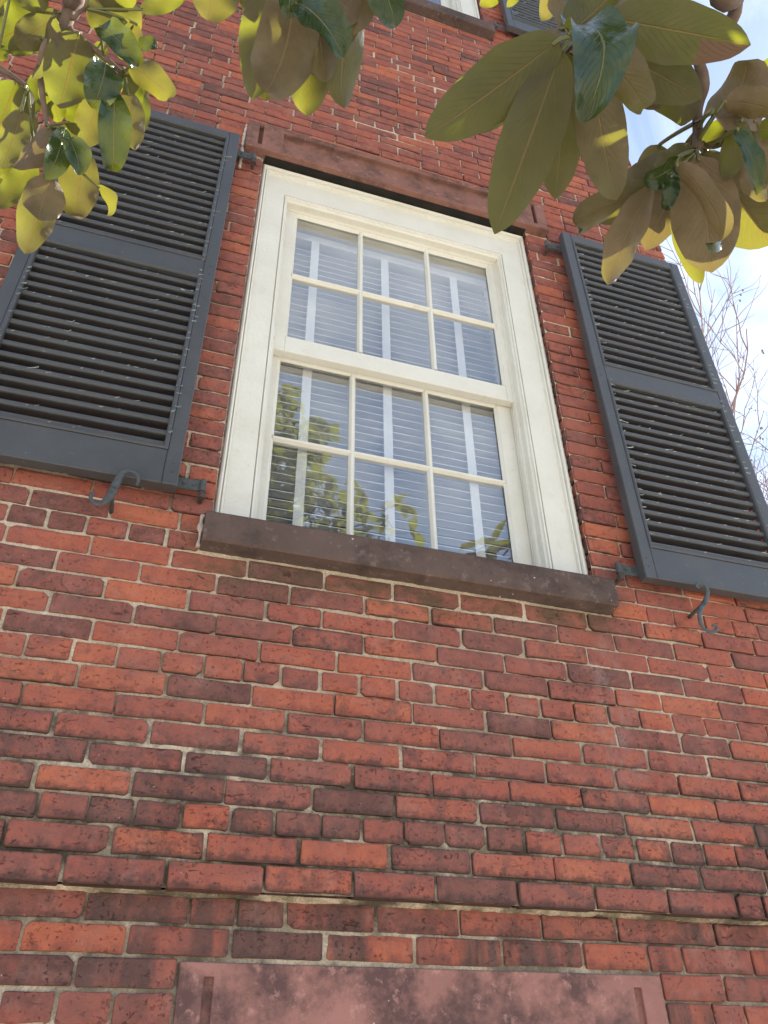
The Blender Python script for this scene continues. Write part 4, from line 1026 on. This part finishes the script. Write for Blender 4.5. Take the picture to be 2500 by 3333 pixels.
# crown: leaf whorls in clumps through the crown's volume, one mesh
cr_ = random.Random(5); vs = []; fs = []; uvs = []
def quick_leaf(b, T, up, L_, W_):
    T = T.normalized(); B = T.cross(up).normalized(); Nn = B.cross(T)
    k0 = len(vs); dr = cr_.uniform(.05, .25)
    for t, wf in ((0, 0), (.3, .75), (.62, 1.0), (.86, .62), (1.0, 0)):
        c_ = b + T * L_ * t - Nn * L_ * dr * t * t
        if wf == 0: vs.append(c_); uvs.append((.5, t))
        else:
            vs.extend((c_ - B * W_ / 2 * wf + Nn * W_ * .12, c_, c_ + B * W_ / 2 * wf + Nn * W_ * .12)); uvs.extend(((0, t), (.5, t), (1, t)))
    a = k0; fs.extend([(a, a+2, a+1), (a, a+3, a+2), (a+1, a+2, a+5, a+4), (a+2, a+3, a+6, a+5), (a+4, a+5, a+8, a+7), (a+5, a+6, a+9, a+8), (a+7, a+8, a+10), (a+8, a+9, a+10)])
def whorl(c_, axis, n_, L_):
    axis = axis.normalized(); a0 = axis.orthogonal().normalized(); b0 = axis.cross(a0)
    for i in range(n_):
        an = 2.4 * i + cr_.uniform(-.3, .3); el = cr_.uniform(-.35, .75)
        d = (a0 * math.cos(an) + b0 * math.sin(an)) * math.cos(el) + axis * math.sin(el); d.z -= .25
        quick_leaf(c_ - axis * cr_.uniform(0, .05), d, Vector((0,0,1)) + axis * .6 + Vector((cr_.uniform(-.3,.3), cr_.uniform(-.3,.3), 0)), L_ * cr_.uniform(.75, 1.15), L_ * cr_.uniform(.34, .46))
twigs = MB(); cc = Vector((-0.22, -4.9, 4.7)); made = 0; tries = 0
while made < 950 and tries < 9000:
    tries += 1
    d = Vector((cr_.gauss(0,1), cr_.gauss(0,1), cr_.gauss(0,1))).normalized(); rr = cr_.uniform(.45, 1.0) ** .6
    lump = .80 + .28 * mn.noise(d * 2.3 + Vector((4, 1, 2)))
    q = cc + Vector((d.x * 1.85, d.y * 1.75, d.z * 2.55)) * rr * lump
    if q.z < .75 or (q - CAM_LOC).length < 1.3 or q.y > -2.45: continue
    if mn.noise(q * 1.6) < -.28: continue
    pr = project(q)
    if pr and -150 < pr[0] < 2650 and -150 < pr[1] < 3480: continue
    whorl(q, d + Vector((0, 0, .35)), cr_.randint(9, 13), .145); made += 1
    if made % 3 == 0: twigs.tube([q, q - d * .25 - Vector((0,0,.08)), q - d * .62 - Vector((0, 0, .2))], [.004, .006, .009], 5)
# sprays reaching out to the right, then unseen leaf whorls added to shade the boughs
for q, n_ in ((Vector((1.45,-4.1,4.55)), 9), (Vector((1.6,-4.0,4.75)), 8), (Vector((1.75,-4.05,4.45)), 8), (Vector((1.25,-4.1,4.35)), 10), (Vector((1.05,-4.0,4.6)), 10), (Vector((1.5,-4.2,4.2)), 9), (Vector((1.2,-4.2,4.0)), 10), (Vector((.9,-4.2,4.2)), 10)):
    whorl(q, Vector((.6, .1, .5)), n_, .19); twigs.tube([q, q - Vector((.3, .03, .12)), q - Vector((.75, .1, .3))], [.004, .006, .010], 5)
shade_limb, _ = stem([trunk_top, (-.4,-3.7,3.2), (.5,-2.7,3.0), (1.3,-1.9,2.7), (1.9,-1.5,2.8)], .045, .012, 'limb')  # added limb, out of view, for the shading whorls
def shade_over(fn, xr, yr, d, lo, hi, n_):
    made = 0
    for _ in range(900):
        if made >= n_: break
        q = fn(cr_.uniform(*xr), cr_.uniform(*yr), d) + SUN_DIR * cr_.uniform(lo, hi); pr = project(q)
        if pr and -170 < pr[0] < 2670 and -170 < pr[1] < 3500: continue
        if q.y > -.35: continue
        whorl(q, Vector((cr_.gauss(0,.4), cr_.gauss(0,.4), .7)), cr_.randint(6, 9), .19); made += 1
        twigs.tube([q, q + Vector((.02, -.15, .06)), q + Vector((.0, -.42, .12))], [.003, .004, .006], 5)
    return made
_ = (shade_over(E_, (-1100, 1500), (-200, 1900), .93, .30, 1.2, 3), shade_over(C_, (300, 1600), (-300, 800), 1.35, .5, 3.0, 4), shade_over(A_, (0, 1500), (0, 1700), 1.63, .8, 5.0, 0))
me = mesh('crown', [tuple(q) for q in vs], fs, True)  # this mesh also holds the added shading whorls
ul = me.uv_layers.new(name='leaf'); li = np.empty(len(me.loops), dtype=np.int32); me.loops.foreach_get('vertex_index', li)
ul.data.foreach_set('uv', np.array(uvs, dtype=np.float32)[li].ravel()); me.materials.append(M['leaf'])
crown = tchild(link('crown', me)); crown['kind'] = 'stuff'; crown.color = (.15, 0, 0, 1)
tw = tchild(twigs.build('twigs', M['bark'], None, True)); tw['kind'] = 'stuff'

# ------------------------------------------------------------------ bare tree beyond the house
bt = empty('bare_tree', (5.4, 3.2, GZ)); tag(bt, 'leafless tree with fine twigs and seed heads behind the house corner', 'tree')
br = random.Random(21); trunkm = MB(); crownm = MB(); pods = MB()
def grow(p0, d, L_, rad, lev, mb):
    P = [p0]; n_ = 6
    for i in range(n_):
        d = (d + Vector((br.gauss(0,.13), br.gauss(0,.13), br.gauss(0,.10) + (.05 if lev else 0)))).normalized(); P.append(P[-1] + d * L_ / n_)
    mb.tube(P, [rad * (1 - .62 * i / n_) for i in range(n_ + 1)], 5 if lev > 1 else 7)
    if lev >= 4:
        if br.random() < .07:
            e = P[-1]
            for q in range(3): c_ = e + Vector((br.gauss(0,.02), br.gauss(0,.02), br.gauss(0,.02))); pods.tube([c_, c_ + Vector((0,0,.02))], [.008, .006], 5)
        return
    kids = [4, 4, 4, 5][min(lev, 3)]
    for i in range(kids):
        t = .35 + .65 * (i + br.random()) / kids; idx = min(n_, max(1, int(t * n_)))
        an = br.uniform(0, 6.28); o_ = d.orthogonal().normalized(); o_ = Matrix.Rotation(an, 3, d) @ o_
        nd = (d * br.uniform(.75, 1.0) + o_ * br.uniform(.45, .85)).normalized()
        grow(P[idx], nd, L_ * br.uniform(.48, .66), rad * .56, lev + 1, crownm)
base = Vector((5.4, 3.2, GZ))
trunkm.tube([base - Vector((0,0,.05)), base + Vector((-.02,0,1.5)), base + Vector((-.1,.02,3.0))], [.11, .085, .075], 9)
for dx_, dy_ in ((-.62, -.15), (-.45, .35), (.25, .45), (.35, -.4), (-.28, -.5), (.02, .05), (-.78, .12)):
    grow(base + Vector((-.1, .02, 2.95)), Vector((dx_, dy_, 1)).normalized(), br.uniform(2.9, 3.7), .032, 0, crownm)
for mb_, nm in ((trunkm, 'trunk'), (crownm, 'crown'), (pods, 'seed_heads')):
    o = mb_.build(nm, M['grey_bark'], bt); o.location = -base
    if nm != 'trunk': o['kind'] = 'stuff'
